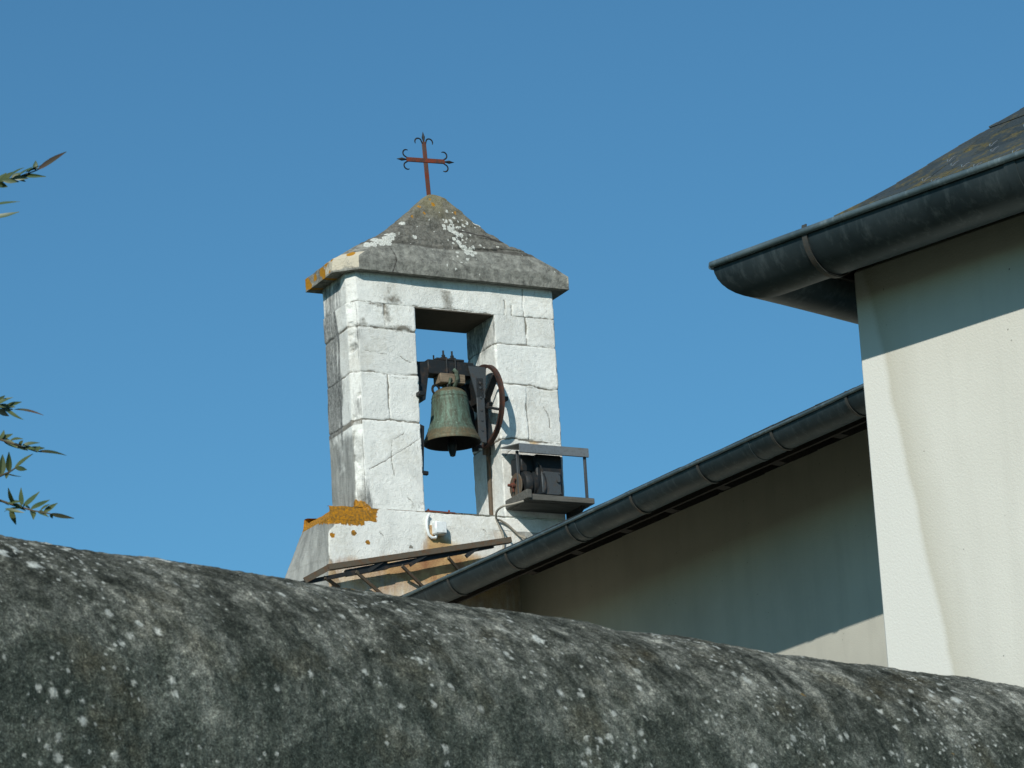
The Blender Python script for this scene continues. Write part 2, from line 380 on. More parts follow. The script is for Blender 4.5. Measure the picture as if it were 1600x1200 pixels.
RAFTER = mat_wood("stained_rafter", (.020, .017, .014), (.034, .027, .022)); SOFFIT = mat_wood("stained_boards", (.022, .019, .016), (.04, .032, .026))
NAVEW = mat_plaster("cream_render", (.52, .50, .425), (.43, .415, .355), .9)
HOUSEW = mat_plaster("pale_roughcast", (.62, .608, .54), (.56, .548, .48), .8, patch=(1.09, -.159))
PLASTIC = mat_iron("white_plastic", (.74, .77, .76), (.62, .62, .58), .3, 9, .45, 0)
CABLE = mat_iron("grey_cable", (.34, .31, .25), (.22, .19, .14), .4, 20, .6, 0)
LEAFM = mat_leaf("leaf", (.042, .074, .028), (.085, .105, .040)); LEAFR = mat_leaf("reddish_leaf", (.060, .040, .026), (.045, .058, .024)); TWIG = mat_wood("twig", (.10, .07, .045), (.06, .06, .03))

# ------------------------------------------------------------------ ground
g = MB(); g.add([(-3000, -3000, 0), (3000, -3000, 0), (3000, 3000, 0), (-3000, 3000, 0)], [(0, 1, 2, 3)])
tag(g.build("ground", mat_ground()), kind="structure")

# ------------------------------------------------------------------ bell gable
W, D = 1.7635, 0.499
ZS, ZO, ZL = 8.987, 8.746, 7.100            # soffit of the cap, head of the opening, sill (above the eye)
T1, T2 = .548, 1.231
OT = (0, 0, -EYE)                           # tower-frame origin of the gable sits on the ground
gable = empty("bell_gable", C0 + Vector((0, 0, -EYE)), TH)
tag(gable, "whitewashed stone bell gable with open rectangular window, pyramid cap and orange lichen on its shoulder", "bell gable")

def perim(poly, rad, step):
    """poly: list of (t, m) counter-clockwise; rounded corners; returns points and outward normals"""
    n = len(poly); P = [Vector(p) for p in poly]; pts = []; nor = []
    for i in range(n):
        a, b, c = P[i - 1], P[i], P[(i + 1) % n]
        d1 = (b - a).normalized(); d2 = (c - b).normalized(); r = rad
        s0 = b - d1 * r; s1 = b + d2 * r
        n1 = Vector((d1.y, -d1.x)); n2 = Vector((d2.y, -d2.x))
        for k in range(4):
            q = k / 3; p = s0 * (1 - q) ** 2 + b * 2 * q * (1 - q) + s1 * q * q; pts.append(p); nor.append((n1 * (1 - q) + n2 * q).normalized())
        e = c - d2 * r; L = (e - s1).length; m = max(1, int(L / step))
        for k in range(1, m): pts.append(s1 + (e - s1) * k / m); nor.append(n2)
    return np.array([tuple(p) for p in pts]), np.array([tuple(p) for p in nor])

def seg_dist(px, pz, a, b):
    a = np.array(a); b = np.array(b); ab = b - a; t = np.clip(((px - a[0]) * ab[0] + (pz - a[1]) * ab[1]) / max(1e-9, ab @ ab), 0, 1)
    return np.hypot(px - a[0] - t * ab[0], pz - a[1] - t * ab[1])

def masonry(name, poly, z0, z1, hj=(), vj=(), cracks=(), step=.008, rad=.010, mat=None, paint=None, batter=None, seed=0.0, amp=1.0, levels=None, cap_top=None):
    """walls swept from poly between z0 and z1 with carved joints; hj: (z, width, strength); vj: (t, za, zb, w); cracks: polylines in (t, z)"""
    P, N = perim(poly, rad, step); n = len(P)
    zs = np.array(levels) if levels is not None else np.linspace(z0, z1, max(2, int((z1 - z0) / step)))
    k = len(zs)
    t = np.tile(P[:, 0], k); m = np.tile(P[:, 1], k); nt = np.tile(N[:, 0], k); nm = np.tile(N[:, 1], k); z = np.repeat(zs, n)
    if batter is not None:
        bt, bm = batter(t, m, z); t = t + bt; m = m + bm
    X = np.stack([t, m, z], 1)
    wob = fbm(X, 6, 3, seed) * .03
    joint = np.zeros(len(t))
    for (zz, w, st) in hj:
        dd = np.abs(z - zz - wob * .8 - fbm(X, 25, 2, seed + 5) * .008); joint = np.maximum(joint, st * (1 - sstep(w * .25, w * .8, dd)) * np.clip(.85 + 1.0 * fbm(X, 7, 3, seed + 31), .25, 1))
    front = sstep(.4, .8, -nm)
    for (tt, za, zb, w) in vj:
        inside = ((z > za) & (z < zb)).astype(float); joint = np.maximum(joint, inside * front * (1 - sstep(w * .25, w * .8, np.abs(t - tt - wob * .5 - fbm(X, 25, 2, seed + 5) * .006))) * np.clip(.7 + 1.2 * fbm(X, 7, 3, seed + 37), .1, 1))
    crk = np.zeros(len(t))
    for line in cracks:
        for a, b in zip(line[:-1], line[1:]):
            dd = seg_dist(t + fbm(X, 30, 2, seed + 9) * .012, z + fbm(X, 30, 2, seed + 3) * .012, a, b); crk = np.maximum(crk, front * (1 - sstep(.001, .007, dd)) * np.clip(.7 + 1.2 * fbm(X, 9, 2, seed + 13), .1, 1))
    h = fbm(X, 3.2, 3, seed) * .010 + fbm(X, 11, 3, seed + 7) * .0022 + fbm(X, 48, 2, seed + 2) * .0016
    corner = (np.abs(nt) > .3) * (np.abs(nm) > .3)
    h = h - corner * np.clip(fbm(X, 16, 3, seed + 41) - .08, 0, 1) * .05
    course = sum([(z > zz + wob * .8).astype(int) for (zz, w_, st_) in hj], np.zeros(len(t), int)); blk = sum([((t > tt) & (z > za) & (z < zb)).astype(int) for (tt, za, zb, w_) in vj], np.zeros(len(t), int))
    tone = ((course * 7 + blk * 3 + int(seed) * 5) * .377) % 1.0
    h = h * amp - joint * .007 - crk * .003 + (tone - .5) * .006
    joint = np.maximum(joint, crk * .95)
    Xd = X.copy(); Xd[:, 0] += nt * h; Xd[:, 1] += nm * h
    mb = MB(); mb.v = [tuple(p) for p in Xd]
    idx = np.arange(n); nx = (idx + 1) % n; f = []
    for a in range(k - 1): f.extend(zip((a * n + idx).tolist(), (a * n + nx).tolist(), ((a + 1) * n + nx).tolist(), ((a + 1) * n + idx).tolist()))
    mb.f = f; mb.sm = [True] * len(f)
    if cap_top: cap_top(mb, n, k, zs)
    else:
        mb.f.append(tuple(range((k - 1) * n, k * n))); mb.sm.append(False)
    mb.f.append(tuple(reversed(range(n)))); mb.sm.append(False)
    nv = len(mb.v); full = lambda a: np.concatenate([a, np.zeros(nv - len(a))])
    V = np.array(mb.v); NT_ = full(nt); NM = full(nm)
    at_ = dict(joint=full(joint), grime_and_shade=np.zeros(nv), grey=np.zeros(nv), tone=full(tone), rust=np.zeros(nv), orange=np.zeros(nv))
    if paint: paint(at_, V, NT_, NM)
    mb.att = at_
    return mb.build(name, mat or LIME, gable, OT)

def paint_pier_left(A, V, nt, nm):
    t, m, z = V[:, 0], V[:, 1], V[:, 2]
    left = sstep(.5, .95, -nt); cham = sstep(.3, .6, -nt) * (1 - left)
    q = fbm(V, 2.2, 4, 3.3)
    low = 1 - sstep(7.2, 8.6, z)
    A["grime_and_shade"] = left * (.27 + .48 * sstep(.17, .30, m + .1 * q) + .45 * q + .5 * (1 - sstep(.008, .022, np.abs(m - .27 - .05 * fbm(V, 4, 2, 6))))) + cham * (.36 + .3 * low + .35 * q)
    A["grime_and_shade"] += (1 - left) * (1 - cham) * sstep(-.1, -.02, -t + .02) * 0
    A["grime_and_shade"] += np.clip(1 - np.abs(t - .08) / .12, 0, 1) * np.clip(1 - (z - 7.1) / .45, 0, 1) * .75 * (-nm > .5)
    A["grime_and_shade"] += np.clip(1 - np.abs(t - .07) / .07, 0, 1) * np.clip(1 - np.abs(z - 8.5) / .28, 0, 1) * .45 * (-nm > .5)
    A["grey"] = np.maximum(left, cham) * .65 * sstep(7.95, 7.5, z + .1 * q); A["grime_and_shade"] *= 1 - .55 * sstep(7.85, 7.6, z) * np.maximum(left, cham)
    sm = lambda tt, zz, a, b, k: k * np.exp(-((t - tt) / a) ** 2 - ((z - zz) / b) ** 2) * (-nm > .4) * np.clip(.8 + 1.2 * fbm(V, 14, 3, 5), 0, 1.3)
    for g in ((.22, 8.74, .12, .03, .7), (.31, 8.66, .05, .10, .55), (.42, 8.56, .12, .035, .75), (.10, 8.58, .05, .12, .5), (.50, 7.16, .09, .04, .6), (.36, 7.17, .07, .03, .5)): A["joint"] = np.maximum(A["joint"], sm(*g))
    d = sstep(.085, .02, np.hypot(np.maximum(t - .06, 0) * .8, np.maximum(z - 7.075, 0)) + .13 * fbm(V, 13, 4, 1) + .16 * fbm(V, 5, 2, 4))
    A["orange"] = d * .75
    A["joint"] = np.maximum(A["joint"], .95 * sstep(.035, .012, np.abs(z - 7.79)) * np.maximum(left, cham))
hjL = [(8.55, .018, 1.0), (8.18, .012, 1.0), (7.805, .013, 1.0)]
masonry("pier", [(0, .069), (.056, 0), (T1, 0), (T1, D), (0, D)], ZL - .03, ZO, hj=hjL,
        vj=[(.29, 8.55, 8.75, .018), (.285, 7.81, 8.18, .011)],
        cracks=[[(.10, 7.42), (.25, 7.50), (.40, 7.60), (.55, 7.70)], [(.30, 7.36), (.285, 7.55), (.30, 7.66), (.40, 7.72), (.45, 7.80)],
                [(.40, 7.22), (.47, 7.15), (.55, 7.13)], [(.10, 8.36), (.22, 8.34), (.36, 8.35), (.5, 8.29)], [(.30, 8.17), (.38, 8.15), (.46, 8.16)]],
        paint=paint_pier_left, seed=2.0)
def paint_pier_right(A, V, nt, nm):
    t, m, z = V[:, 0], V[:, 1], V[:, 2]; q = fbm(V, 3, 3, 8.1)
    rev = sstep(.5, .9, -nt)
    A["grime_and_shade"] = rev * (.10 + .3 * q + .42 * sstep(8.30, 8.62, z)) + sstep(.5, .9, nt) * .4 + np.clip(1 - np.abs(t - W) / .05, 0, 1) * .15  # upper reveal: shade painted into the colour, on top of the stains
    A["rust"] = np.exp(-((t - 1.52) / .05) ** 2 - ((z - 7.72) / .02) ** 2) * .8 * (-nm > .4) + np.exp(-((t - 1.25) / .02) ** 2 - ((z - 7.95) / .05) ** 2) * .5
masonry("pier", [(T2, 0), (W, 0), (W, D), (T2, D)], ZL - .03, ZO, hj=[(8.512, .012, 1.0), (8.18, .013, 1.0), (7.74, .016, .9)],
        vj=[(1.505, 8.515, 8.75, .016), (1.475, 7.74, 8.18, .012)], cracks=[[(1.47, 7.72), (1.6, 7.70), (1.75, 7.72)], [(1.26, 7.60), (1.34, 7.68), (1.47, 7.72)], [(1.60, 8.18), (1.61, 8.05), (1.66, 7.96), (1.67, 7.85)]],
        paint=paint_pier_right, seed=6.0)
def paint_lintel(A, V, nt, nm):
    t, m, z = V[:, 0], V[:, 1], V[:, 2]; left = sstep(.5, .95, -nt); q = fbm(V, 5, 3, 2.2)
    A["grime_and_shade"] = left * (.5 + .4 * q) * sstep(.08, .2, m) + .45 * sstep(.0, .5, q) * sstep(ZS - .13, ZS - .02, z)
    A["joint"] = np.maximum(A["joint"], np.clip(1.2 - np.abs(t - .80 - (ZS - z) * .22) / .075, 0, 1) * (z < ZS - .08) * .62)
    A["joint"] = np.maximum(A["joint"], np.clip(1.0 - np.hypot((t - .36) / .16, (z - 8.79) / .07), 0, 1) * .8)
    A["joint"] = np.maximum(A["joint"], np.clip(1.0 - np.hypot((t - .33) / .05, (z - 8.86) / .09), 0, 1) * .6)
masonry("lintel", [(0, .069), (.056, 0), (W, 0), (W, D), (0, D)], ZO, ZS + .01, hj=[(ZO + .004, .012, 1.0)],
        vj=[(1.335, ZO, ZO + .13, .008), (1.395, ZO, ZO + .1, .012), (1.50, ZO, ZS, .006)], paint=paint_lintel, seed=9.0)

b = MB(); b.box(((T1 + T2) / 2, D / 2, ZO - .004), (T2 - T1 - .004, D - .01, .008)); b.build("lintel_underside", mat_plaster("dark_stone", (.115, .095, .07), (.06, .052, .042)), gable, OT)  # thin slab in a darker, browner colour than the walls
# base below the sill: battered plinth with a sloped shoulder on its left
def base_batter(t, m, z):
    q = np.clip((7.0 - z) / .36, 0, 3.0)
    lf = np.clip((.6 - t) / .85, 0, 1)
    return -lf * (np.clip(m, 0, .5) / .5) * .17 * q - lf * .010 * q, 0 * t
def paint_base(A, V, nt, nm):
    t, m, z = V[:, 0], V[:, 1], V[:, 2]; left = sstep(.5, .9, -nt); q = fbm(V, 4, 3, 4.4); fr = (-nm > .4)
    bare = sstep(-.215, -.275, t + .06 * fbm(V, 8, 3, 2) + .05 * np.sin((z - 6.6) * 9)) * fr
    A["grey"] = np.maximum(left * .75, bare * .8); A["grime_and_shade"] = np.maximum(left * (.12 + .35 * q), bare * (.18 + .5 * q))
    A["orange"] = sstep(6.93 + .06 * fbm(V, 12, 3, 1) + left * m * .35, 6.99 + left * m * .35, z) * (t < .02) * .85
    for (tt, zz, r) in ((-.07, 6.90, .022), (-.25, 6.87, .022), (.04, 6.83, .02)):
        A["orange"] = np.maximum(A["orange"], .75 * (np.hypot(t - tt, z - zz) < r) * fr)
    st = lambda tt, zz, a, b, k: k * np.exp(-((t - tt) / a) ** 2 - ((z - zz) / b) ** 2) * fr
    A["grey"] = np.maximum(A["grey"], fr * .7 * sstep(1.32, 1.45, t + (z - 6.9) * .9 + .06 * q))  # grey painted along the slanting shadow of the motor shelf
    A["grime_and_shade"] = np.maximum(A["grime_and_shade"], fr * (.30 + .25 * q) * sstep(6.98, 7.0, z) * 0)
    A["rust"] = fr * sstep(6.80, 6.66, z + .08 * fbm(V, 5, 3, 8) - .05 * (t > .5)) * .46 + st(.60, 6.98, .055, .15, 1.3) + st(.66, 6.83, .13, .08, 1.1) + st(.75, 6.6, .18, .14, 1.0) + st(.45, 6.66, .35, .12, .5) + st(.35, 6.62, .3, .06, .35) + st(1.2, 6.95, .2, .1, .42) + st(.95, 6.62, .3, .16, .6) + st(.1, 6.5, .3, .08, .3)
    A["joint"] = np.maximum(A["joint"], .9 * (np.hypot(t - .395, (z - 6.815) * 1.2) < .017) * fr)
    A["joint"] = np.maximum(A["joint"], left * .9 * (1 - sstep(.006, .016, np.abs(z - 6.97 - m * .18))))
    A["joint"] = np.maximum(A["joint"], left * .8 * (1 - sstep(.006, .016, np.abs(z - 6.70 + .1 * np.abs(m - .15)))))
lv = np.concatenate([[-EYE - .1, 2, 5], np.arange(6.0, 6.35, .05), np.arange(6.36, 7.0, .009)])
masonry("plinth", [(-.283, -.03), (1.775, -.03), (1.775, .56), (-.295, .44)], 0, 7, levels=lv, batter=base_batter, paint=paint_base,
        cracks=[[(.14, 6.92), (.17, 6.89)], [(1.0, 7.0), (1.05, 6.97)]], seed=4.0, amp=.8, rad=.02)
# sloped mortar shoulder on top of the plinth
def shoulder():
    P, N = perim([(-.283, -.03), (1.775, -.03), (1.775, .56), (-.295, .44)], .02, .009); n = len(P)
    c = np.array([.9, .25]); prof = [(0, 6.995), (.2, 7.03), (.45, 7.06), (.75, 7.085), (1, 7.10), (1.6, 7.105), (6, 7.106)]
    V = []
    for (q, zz) in prof:
        inset = np.where(P[:, 0] < .3, .10, .012) * q; ins_m = .012 * q
        tt = P[:, 0] - N[:, 0] * np.minimum(inset, .28); mm = P[:, 1] - N[:, 1] * np.minimum(ins_m if q < 5 else .05, .1)
        lift = np.where(P[:, 0] > .03, np.minimum(1, q * 3), 0)
        z_ = zz * (1 - lift) + (7.095 + .004 * q) * lift if q > 0 else np.full(n, zz)
        V.append(np.stack([tt, mm, z_], 1))
    V = np.concatenate(V); V[:, 2] += fbm(V, 14, 3, 7) * .012; mb = MB(); mb.v = [tuple(p) for p in V]
    idx = np.arange(n); nx = (idx + 1) % n
    for a in range(len(prof) - 1): mb.f.extend(zip((a * n + idx).tolist(), (a * n + nx).tolist(), ((a + 1) * n + nx).tolist(), ((a + 1) * n + idx).tolist()))
    mb.f.append(tuple(range((len(prof) - 1) * n, len(prof) * n))); mb.sm = [True] * len(mb.f)
    o = sstep(.17, .06, V[:, 0] + .22 * fbm(V, 7, 3)) * .8
    mb.att = dict(joint=np.zeros(len(V)), grey=np.zeros(len(V)), tone=np.full(len(V), .6), grime_and_shade=o * .6, rust=np.zeros(len(V)), orange=o.astype(float))
    mb.build("shoulder", LIME, gable, OT)
shoulder()

# pyramid cap of concrete
def cap():
    of = .075; ol = .105
    poly = [(-ol, .069), (.056, -of), (W + .115, -of), (W + .115, D + .092), (-ol, D + .092)]
    P, N = perim(poly, .006, .010); n = len(P); cen = np.array([W / 2, D / 2])
    us = [(.30, .004), (.0, .0), (0, .02), (0, .05), (0, .08), (0, .106)]
    prof = [(0, .108), (.14, .20), (.29, .288), (.44, .365), (.585, .465), (.715, .58), (.83, .685), (.90, .752), (.95, .785), (.985, .795)]
    uu = np.linspace(0.012, .985, 75); zz = np.interp(uu, [p[0] for p in prof], [p[1] for p in prof])
    us += list(zip(uu, zz)); V = []
    for (u, zh) in us:
        p = cen + (P - cen) * (1 - u); V.append(np.concatenate([p, np.full((n, 1), ZS + zh)], 1))
    V = np.concatenate(V); k = len(us); u_ = np.repeat([a[0] for a in us], n); zrel = V[:, 2] - ZS
    nt = np.tile(N[:, 0], k); nm = np.tile(N[:, 1], k)
    t, m = V[:, 0], V[:, 1]
    h = fbm(V, 5, 3, 1) * .016 + fbm(V, 22, 3, 4) * (.004 + .006 * (zrel > .27)) + (zrel > .28) * (fbm(V, 40, 2, 3) * .012 + .012 * (np.sin((zrel - .05 * t) * 55 + 2 * fbm(V, 5, 2, 6)) > .55) * (t > .95))
    h = np.where(zrel < .01, h * .3, h) * np.clip(1.15 - u_, .1, 1)
    slate_step = (zrel > .30) * (fbm(V, 3, 2, 9) > .12) * .010
    h = h + slate_step * 0
    Vd = V.copy(); Vd[:, 0] += nt * h; Vd[:, 1] += nm * h; Vd[:, 2] += np.where(zrel > .1, h * .5, 0)
    mb = MB(); mb.v = [tuple(p) for p in Vd]; idx = np.arange(n); nx = (idx + 1) % n
    for a in range(k - 1): mb.f.extend(zip((a * n + idx).tolist(), (a * n + nx).tolist(), ((a + 1) * n + nx).tolist(), ((a + 1) * n + idx).tolist()))
    mb.sm = [True] * len(mb.f); mb.f.append(tuple(range((k - 1) * n, k * n))); mb.sm.append(True); mb.f.append(tuple(reversed(range(n)))); mb.sm.append(False)
    t, m = V[:, 0], V[:, 1]; fr = (nm < -.4)
    wl_ = .26 + .02 * fbm(V, 4, 2, 5)
    A = dict(upper=sstep(wl_ - .01, wl_ + .02, zrel), joint=np.zeros(len(V)), white=np.zeros(len(V)), orange=np.zeros(len(V)), cream=np.zeros(len(V)), yellow=sstep(.45, .78, zrel) * .55)
    A["joint"] = np.maximum(fr * (1 - sstep(.004, .012, np.abs(t - .34 - .04 * np.sin(zrel * 12)))) * (zrel < .27) * .8, (1 - sstep(.008, .035, np.abs(zrel - .278 - .02 * fbm(V, 6, 2, 5)))) * .52)
    A["joint"] = np.maximum(A["joint"], (1 - sstep(.004, .016, np.abs(zrel - .46 + .14 * (t - 1.0) - .02 * fbm(V, 9, 2, 5)))) * (t > 1.02) * fr * .95)
    lr = np.random.default_rng(5)
    def spot(px, py, r, key="white", s=1.0):
        tt, zz_ = on_m(px, py, .02 + .25 * np.clip((430 - py) / 125, 0, 1)); A[key] = np.maximum(A[key], s * fr * (1 - sstep(r * .6, r * 1.15, np.hypot(t - tt, (V[:, 2] - zz_)))))
    for (x, y, r) in ((575, 387, .034), (588, 384, .04), (598, 385, .034), (603, 377, .034), (608, 371, .026), (566, 388, .02), (642, 374, .022), (625, 352, .022), (601, 369, .018), (583, 380, .04), (596, 379, .035), (570, 385, .03), (700, 361, .03), (708, 367, .03), (716, 371, .022), (712, 382, .028), (718, 392, .03), (722, 400, .028), (728, 396, .024), (730, 404, .02), (722, 411, .016), (714, 390, .022), (742, 352, .018), (700, 317, .012), (695, 333, .014), (715, 357, .014), (690, 356, .02), (735, 400, .018), (745, 388, .014), (773, 389, .012), (705, 376, .018)):
        spot(x, y, r)
    for _ in range(60):
        c = lr.normal(0, 1, 2); spot(716 + c[0] * 16 + (c[1] * 7), 378 + c[1] * 24, abs(lr.normal(.006, .004)) + .003, s=.85)
    for _ in range(26): spot(lr.uniform(690, 750), lr.normal(352, 4), abs(lr.normal(.007, .003)) + .003, s=.85)
    for _ in range(40): spot(lr.uniform(600, 860), lr.uniform(330, 440), lr.uniform(.003, .007))
    for (x, y, r) in ((673, 322, .025), (659, 336, .018), (708, 335, .018), (651, 326, .02), (640, 342, .018), (668, 314, .014)): spot(x, y, r, "orange", .62)
    lf = (nt < -.4)
    for (mm, zr, r) in ((.54, .05, .055), (.56, .09, .04), (.50, .02, .04), (.40, .06, .036), (.27, .07, .055), (.23, .03, .045), (.18, .11, .04), (.08, .10, .022), (.12, .02, .02)):
        A["orange"] = np.maximum(A["orange"], lf * .85 * (1 - sstep(r * .6, r * 1.1, np.hypot(m - mm, zrel - zr))))
    tt0 = .02
    A["orange"] = np.maximum(A["orange"], .8 * (1 - sstep(.03, .06, np.hypot(t - .02, np.hypot(m - .0, zrel - .16)))))
    A["cream"] = lf * (zrel < .16) * (zrel > .004) * (.38 + .26 * sstep(.3, .05, m) + .5 * fbm(V, 11, 3, 2))
    A["cream"] = np.maximum(A["cream"], .5 * (1 - sstep(.01, .03, np.abs(t - W - .11))) * (zrel > .05) * (zrel < .13))
    mb.att = A
    mb.build("pyramid_cap", CONC, gable, OT)
cap()
# short iron bearings let into the piers
for (tt, zz, dep) in ((.545, 8.035, .05), (1.262, 8.05, .06)):
    b = MB(); b.bar((tt, -.06, zz), (tt, .14, zz), .05, .034, bevel=.004); b.build("bearing_bracket", DARKIRON, gable, OT)
b = MB(); b.bar((T1 - .02, .02, 7.425), (T1 + .05, .02, 7.42), .03, .03, bevel=.004); b.prism([(T1 - .01, .03, 7.41), (T1 + .018, .03, 7.41), (T1 + .045, .03, 7.80), (T1 - .01, .03, 7.82)], (0, .05, 0)); b.build("stop_bracket", DARKIRON, gable, OT)
b = MB(); b.bar((.56, .02, ZL + .018), (.80, .02, ZL + .014), .05, .012); b.tube([(.585, .02, ZL), (.585, .02, ZL + .04)], .008, 6); b.tube([(.76, .02, ZL), (.76, .02, ZL + .04)], .008, 6); b.build("sill_plate", RUST, gable, OT)

# ------------------------------------------------------------------ iron cross on the cap
ZC = ZS + .785
cross_o = Vector((W / 2 - .035, D / 2, ZC))
cross = empty("iron_cross", C0 + T * cross_o.x + M_ * cross_o.y + Vector((0, 0, cross_o.z)), TH)
cross.rotation_euler = Euler((0, R(-2.6), TH), 'XYZ')
tag(cross, "rusty iron cross with spear tips and curled scrolls on top of the stone cap", "cross")
CH = .292
b = MB(); b.box((0, 0, .205), (.036, .010, .49), bevel=.002); b.build("shaft", mat_iron("rust_and_grey_iron", (.085, .075, .062), (.17, .04, .02), .52, 9, .8, .2), cross)
b = MB(); b.box((0, -.002, CH), (.335, .013, .036), bevel=.002); b.build("crossbar", RUST, cross)
for (p, d) in (((0, 0, .448), (0, 0, 1)), ((-.168, 0, CH), (-1, 0, 0)), ((.168, 0, CH), (1, 0, 0))):
    b = MB(); b.lathe(p, [(.006, 0), (.008, .012), (.014, .040), (.008, .06), (.001, .086)], d, 8); b.build("spear_tip", DARKIRON, cross)
def scroll(c, r, a0, a1, start):
    pts = [Vector(start)] + [Vector((c[0] + r * math.cos(a), 0, c[1] + r * math.sin(a))) for a in np.linspace(R(a0), R(a1), 14)]
    b = MB(); b.tube(pts, [.0062] * (len(pts) - 4) + [.0058, .005, .0042, .003], 6); b.build("scroll", DARKIRON, cross)
for sx in (-1, 1):
    scroll((sx * .048, .447), .030, 40 if sx < 0 else 140, 210 if sx < 0 else -30, (sx * .012, 0, .430))
    for sz in (-1, 1):
        x0 = sx * .165
        scroll((x0 - sx * .002, CH + sz * .052), .030, (270 - 30 if sx < 0 else 300) if sz > 0 else (90 + 30 if sx < 0 else 60), (60 if sx < 0 else 480) if sz > 0 else (300 if sx < 0 else -120), (x0 - sx * .004, 0, CH + sz * .016))

# ------------------------------------------------------------------ church bell with headstock and wheel
BT, BM, BZ = .868, .12, 7.705                     # mouth centre
bo = Vector((BT, BM, BZ)); bell = empty("church_bell", C0 + T * BT + M_ * BM + Vector((0, 0, BZ)), TH)
tag(bell, "green weathered bronze bell with black iron headstock and rusty wheel in the gable opening", "bell")
b = MB()
outer = [(.208, 0), (.209, .010), (.200, .030), (.188, .062), (.172, .100), (.160, .135), (.149, .185), (.141, .24), (.136, .30), (.132, .345), (.129, .375), (.122, .398), (.100, .420), (.070, .436), (.045, .446), (.0, .450)]
outer = [(r * 1.075, z) for r, z in outer]
op = []
for (a, c) in zip(outer[:-1], outer[1:]):
    for q in np.linspace(0, 1, 5)[:-1]: op.append((a[0] + (c[0] - a[0]) * q, a[1] + (c[1] - a[1]) * q))
op = [(r + (.0035 if abs(z - .36) < .006 or abs(z - .335) < .004 or abs(z - .12) < .005 or abs(z - .095) < .004 or abs(z - .02) < .005 else 0), z) for r, z in op]
inner = [(.02, .40), (.09, .38), (.115, .33), (.122, .24), (.135, .16), (.155, .09), (.190, .035), (.210, 0)]
b.lathe((0, 0, 0), op[:1] + op, (0, 0, 1), 72)
zz = np.array([p[2] for p in b.v]); b.att = dict(band=sstep(.12, .06, zz) * .75 + sstep(.37, .41, zz) * .8 + (np.abs(zz - .35) < .02) * .3)
body = b.build("bell_body", BRONZE, bell)
b = MB(); b.lathe((0, 0, 0), inner + [(.2225, -.001)], (0, 0, 1), 72); b.build("bell_interior", mat_iron("dark_bronze", (.007, .007, .006), (.012, .010, .007), .4, 12, .8, .1), body)
b = MB()
for ang in (20, 110):
    ca, sa = math.cos(R(ang)), math.sin(R(ang)); b.tube([(ca * x, sa * x, z) for x, z in ((-.05, .435), (-.055, .48), (-.04, .525), (0, .545), (.04, .525), (.055, .48), (.05, .435))], .015, 8)
b.tube([(.0, -.03, .43), (.02, -.075, .46), (.025, -.098, .50), (.02, -.098, .55), (.0, -.09, .57)], .017, 8); b.tube([(-.02, -.03, .43), (-.035, -.085, .46), (-.03, -.095, .50)], .012, 8); b.tube([(0, 0, .44), (0, 0, .545)], .02, 8); b.att = dict(band=np.full(len(b.v), .1)); b.build("crown", BRONZE, body)
b = MB(); b.tube([(0, 0, .38), (0, 0, .06), (0, 0, .03), (0, 0, -.02), (0, 0, -.06), (0, 0, -.10), (0, 0, -.105)], [.012, .012, .03, .036, .030, .020, .008], 12); b.build("clapper", DARKIRON, bell)
# headstock: cranked beam above the pivots, arms down to the bearings
zp = 8.045 - BZ; zb0, zb1 = 8.205 - BZ, 8.345 - BZ
b = MB(); b.box((-.005, 0, (zb0 + zb1) / 2 + .02), (.40, .13, .115), bevel=.006)
b.box((.0, 0, zb1 + .022), (.24, .10, .02), bevel=.004); b.build("headstock", DARKIRON, bell)
b = MB(); b.box((-.005, -.022, zb0 - .0), (.215, .13, .075), bevel=.005); b.build("wood_packing", WOODPALE, bell)
b = MB()
b.prism([(-.30, -.055, zb1 - .02), (-.16, -.055, zb1 - .005), (-.20, -.055, zb0 + .02), (-.235, -.055, zp - .02), (-.30, -.055, zp - .03)], (0, .11, 0))
b.box((-.305, 0, (zb1 + zp) / 2 - .02), (.035, .14, .30), bevel=.004); b.tube([(-.36, 0, zp), (-.28, 0, zp)], .025, 12); b.build("arm", DARKIRON, bell)
b = MB()
b.prism([(.13, -.075, zb1 - .01), (.285, -.075, zb1 - .025), (.275, -.075, zb1 - .12), (.25, -.075, zp - .06), (.20, -.075, zp - .02), (.17, -.075, zb0 + .02)], (0, .13, 0))
b.prism([(.12, .03, zb0), (.20, .03, zb0), (.245, .03, -.03), (.20, .03, -.04), (.185, .03, zp - .1)], (0, .03, 0))
b.tube([(.22, 0, zp), (.38, 0, zp)], .026, 12); b.build("arm", DARKIRON, bell)
b = MB()
b.box((.222, -.085, zp - .08), (.066, .014, .52), bevel=.003); b.box((.253, -.065, zp - .08), (.008, .05, .52), bevel=.002)
b.prism([(.13, -.092, zb1 - .03), (.285, -.092, zb1 - .03), (.262, -.092, zp + .02), (.19, -.092, zp + .02)], (0, .012, 0))
for zq in (.14, .10, .02, -.08, -.16, -.24): b.tube([(.222, -.098, zp + zq), (.222, -.088, zp + zq)], .010, 8)
b.build("lever", GREYIRON, bell)
for tx in (-.045, .03):
    b = MB(); b.tube([(tx, -.062, zb0 - .11), (tx, -.070, zb0), (tx, -.070, zb1 + .03), (tx, -.0, zb1 + .075)][:3], .008, 8); b.tube([(tx, -.02, zb1), (tx, -.02, zb1 + .10)], .008, 8); b.lathe((tx, -.02, zb1 + .03), [(.026, 0), (.026, .014), (.016, .015), (.016, .034), (.0, .035)], (0, 0, 1), 6); b.build("tie_bolt", DARKIRON, bell)
b = MB(); b.tube([(-.13, -.02, zb1), (-.13, -.02, zb1 + .055)], .007, 6); b.build("tie_bolt", DARKIRON, bell)
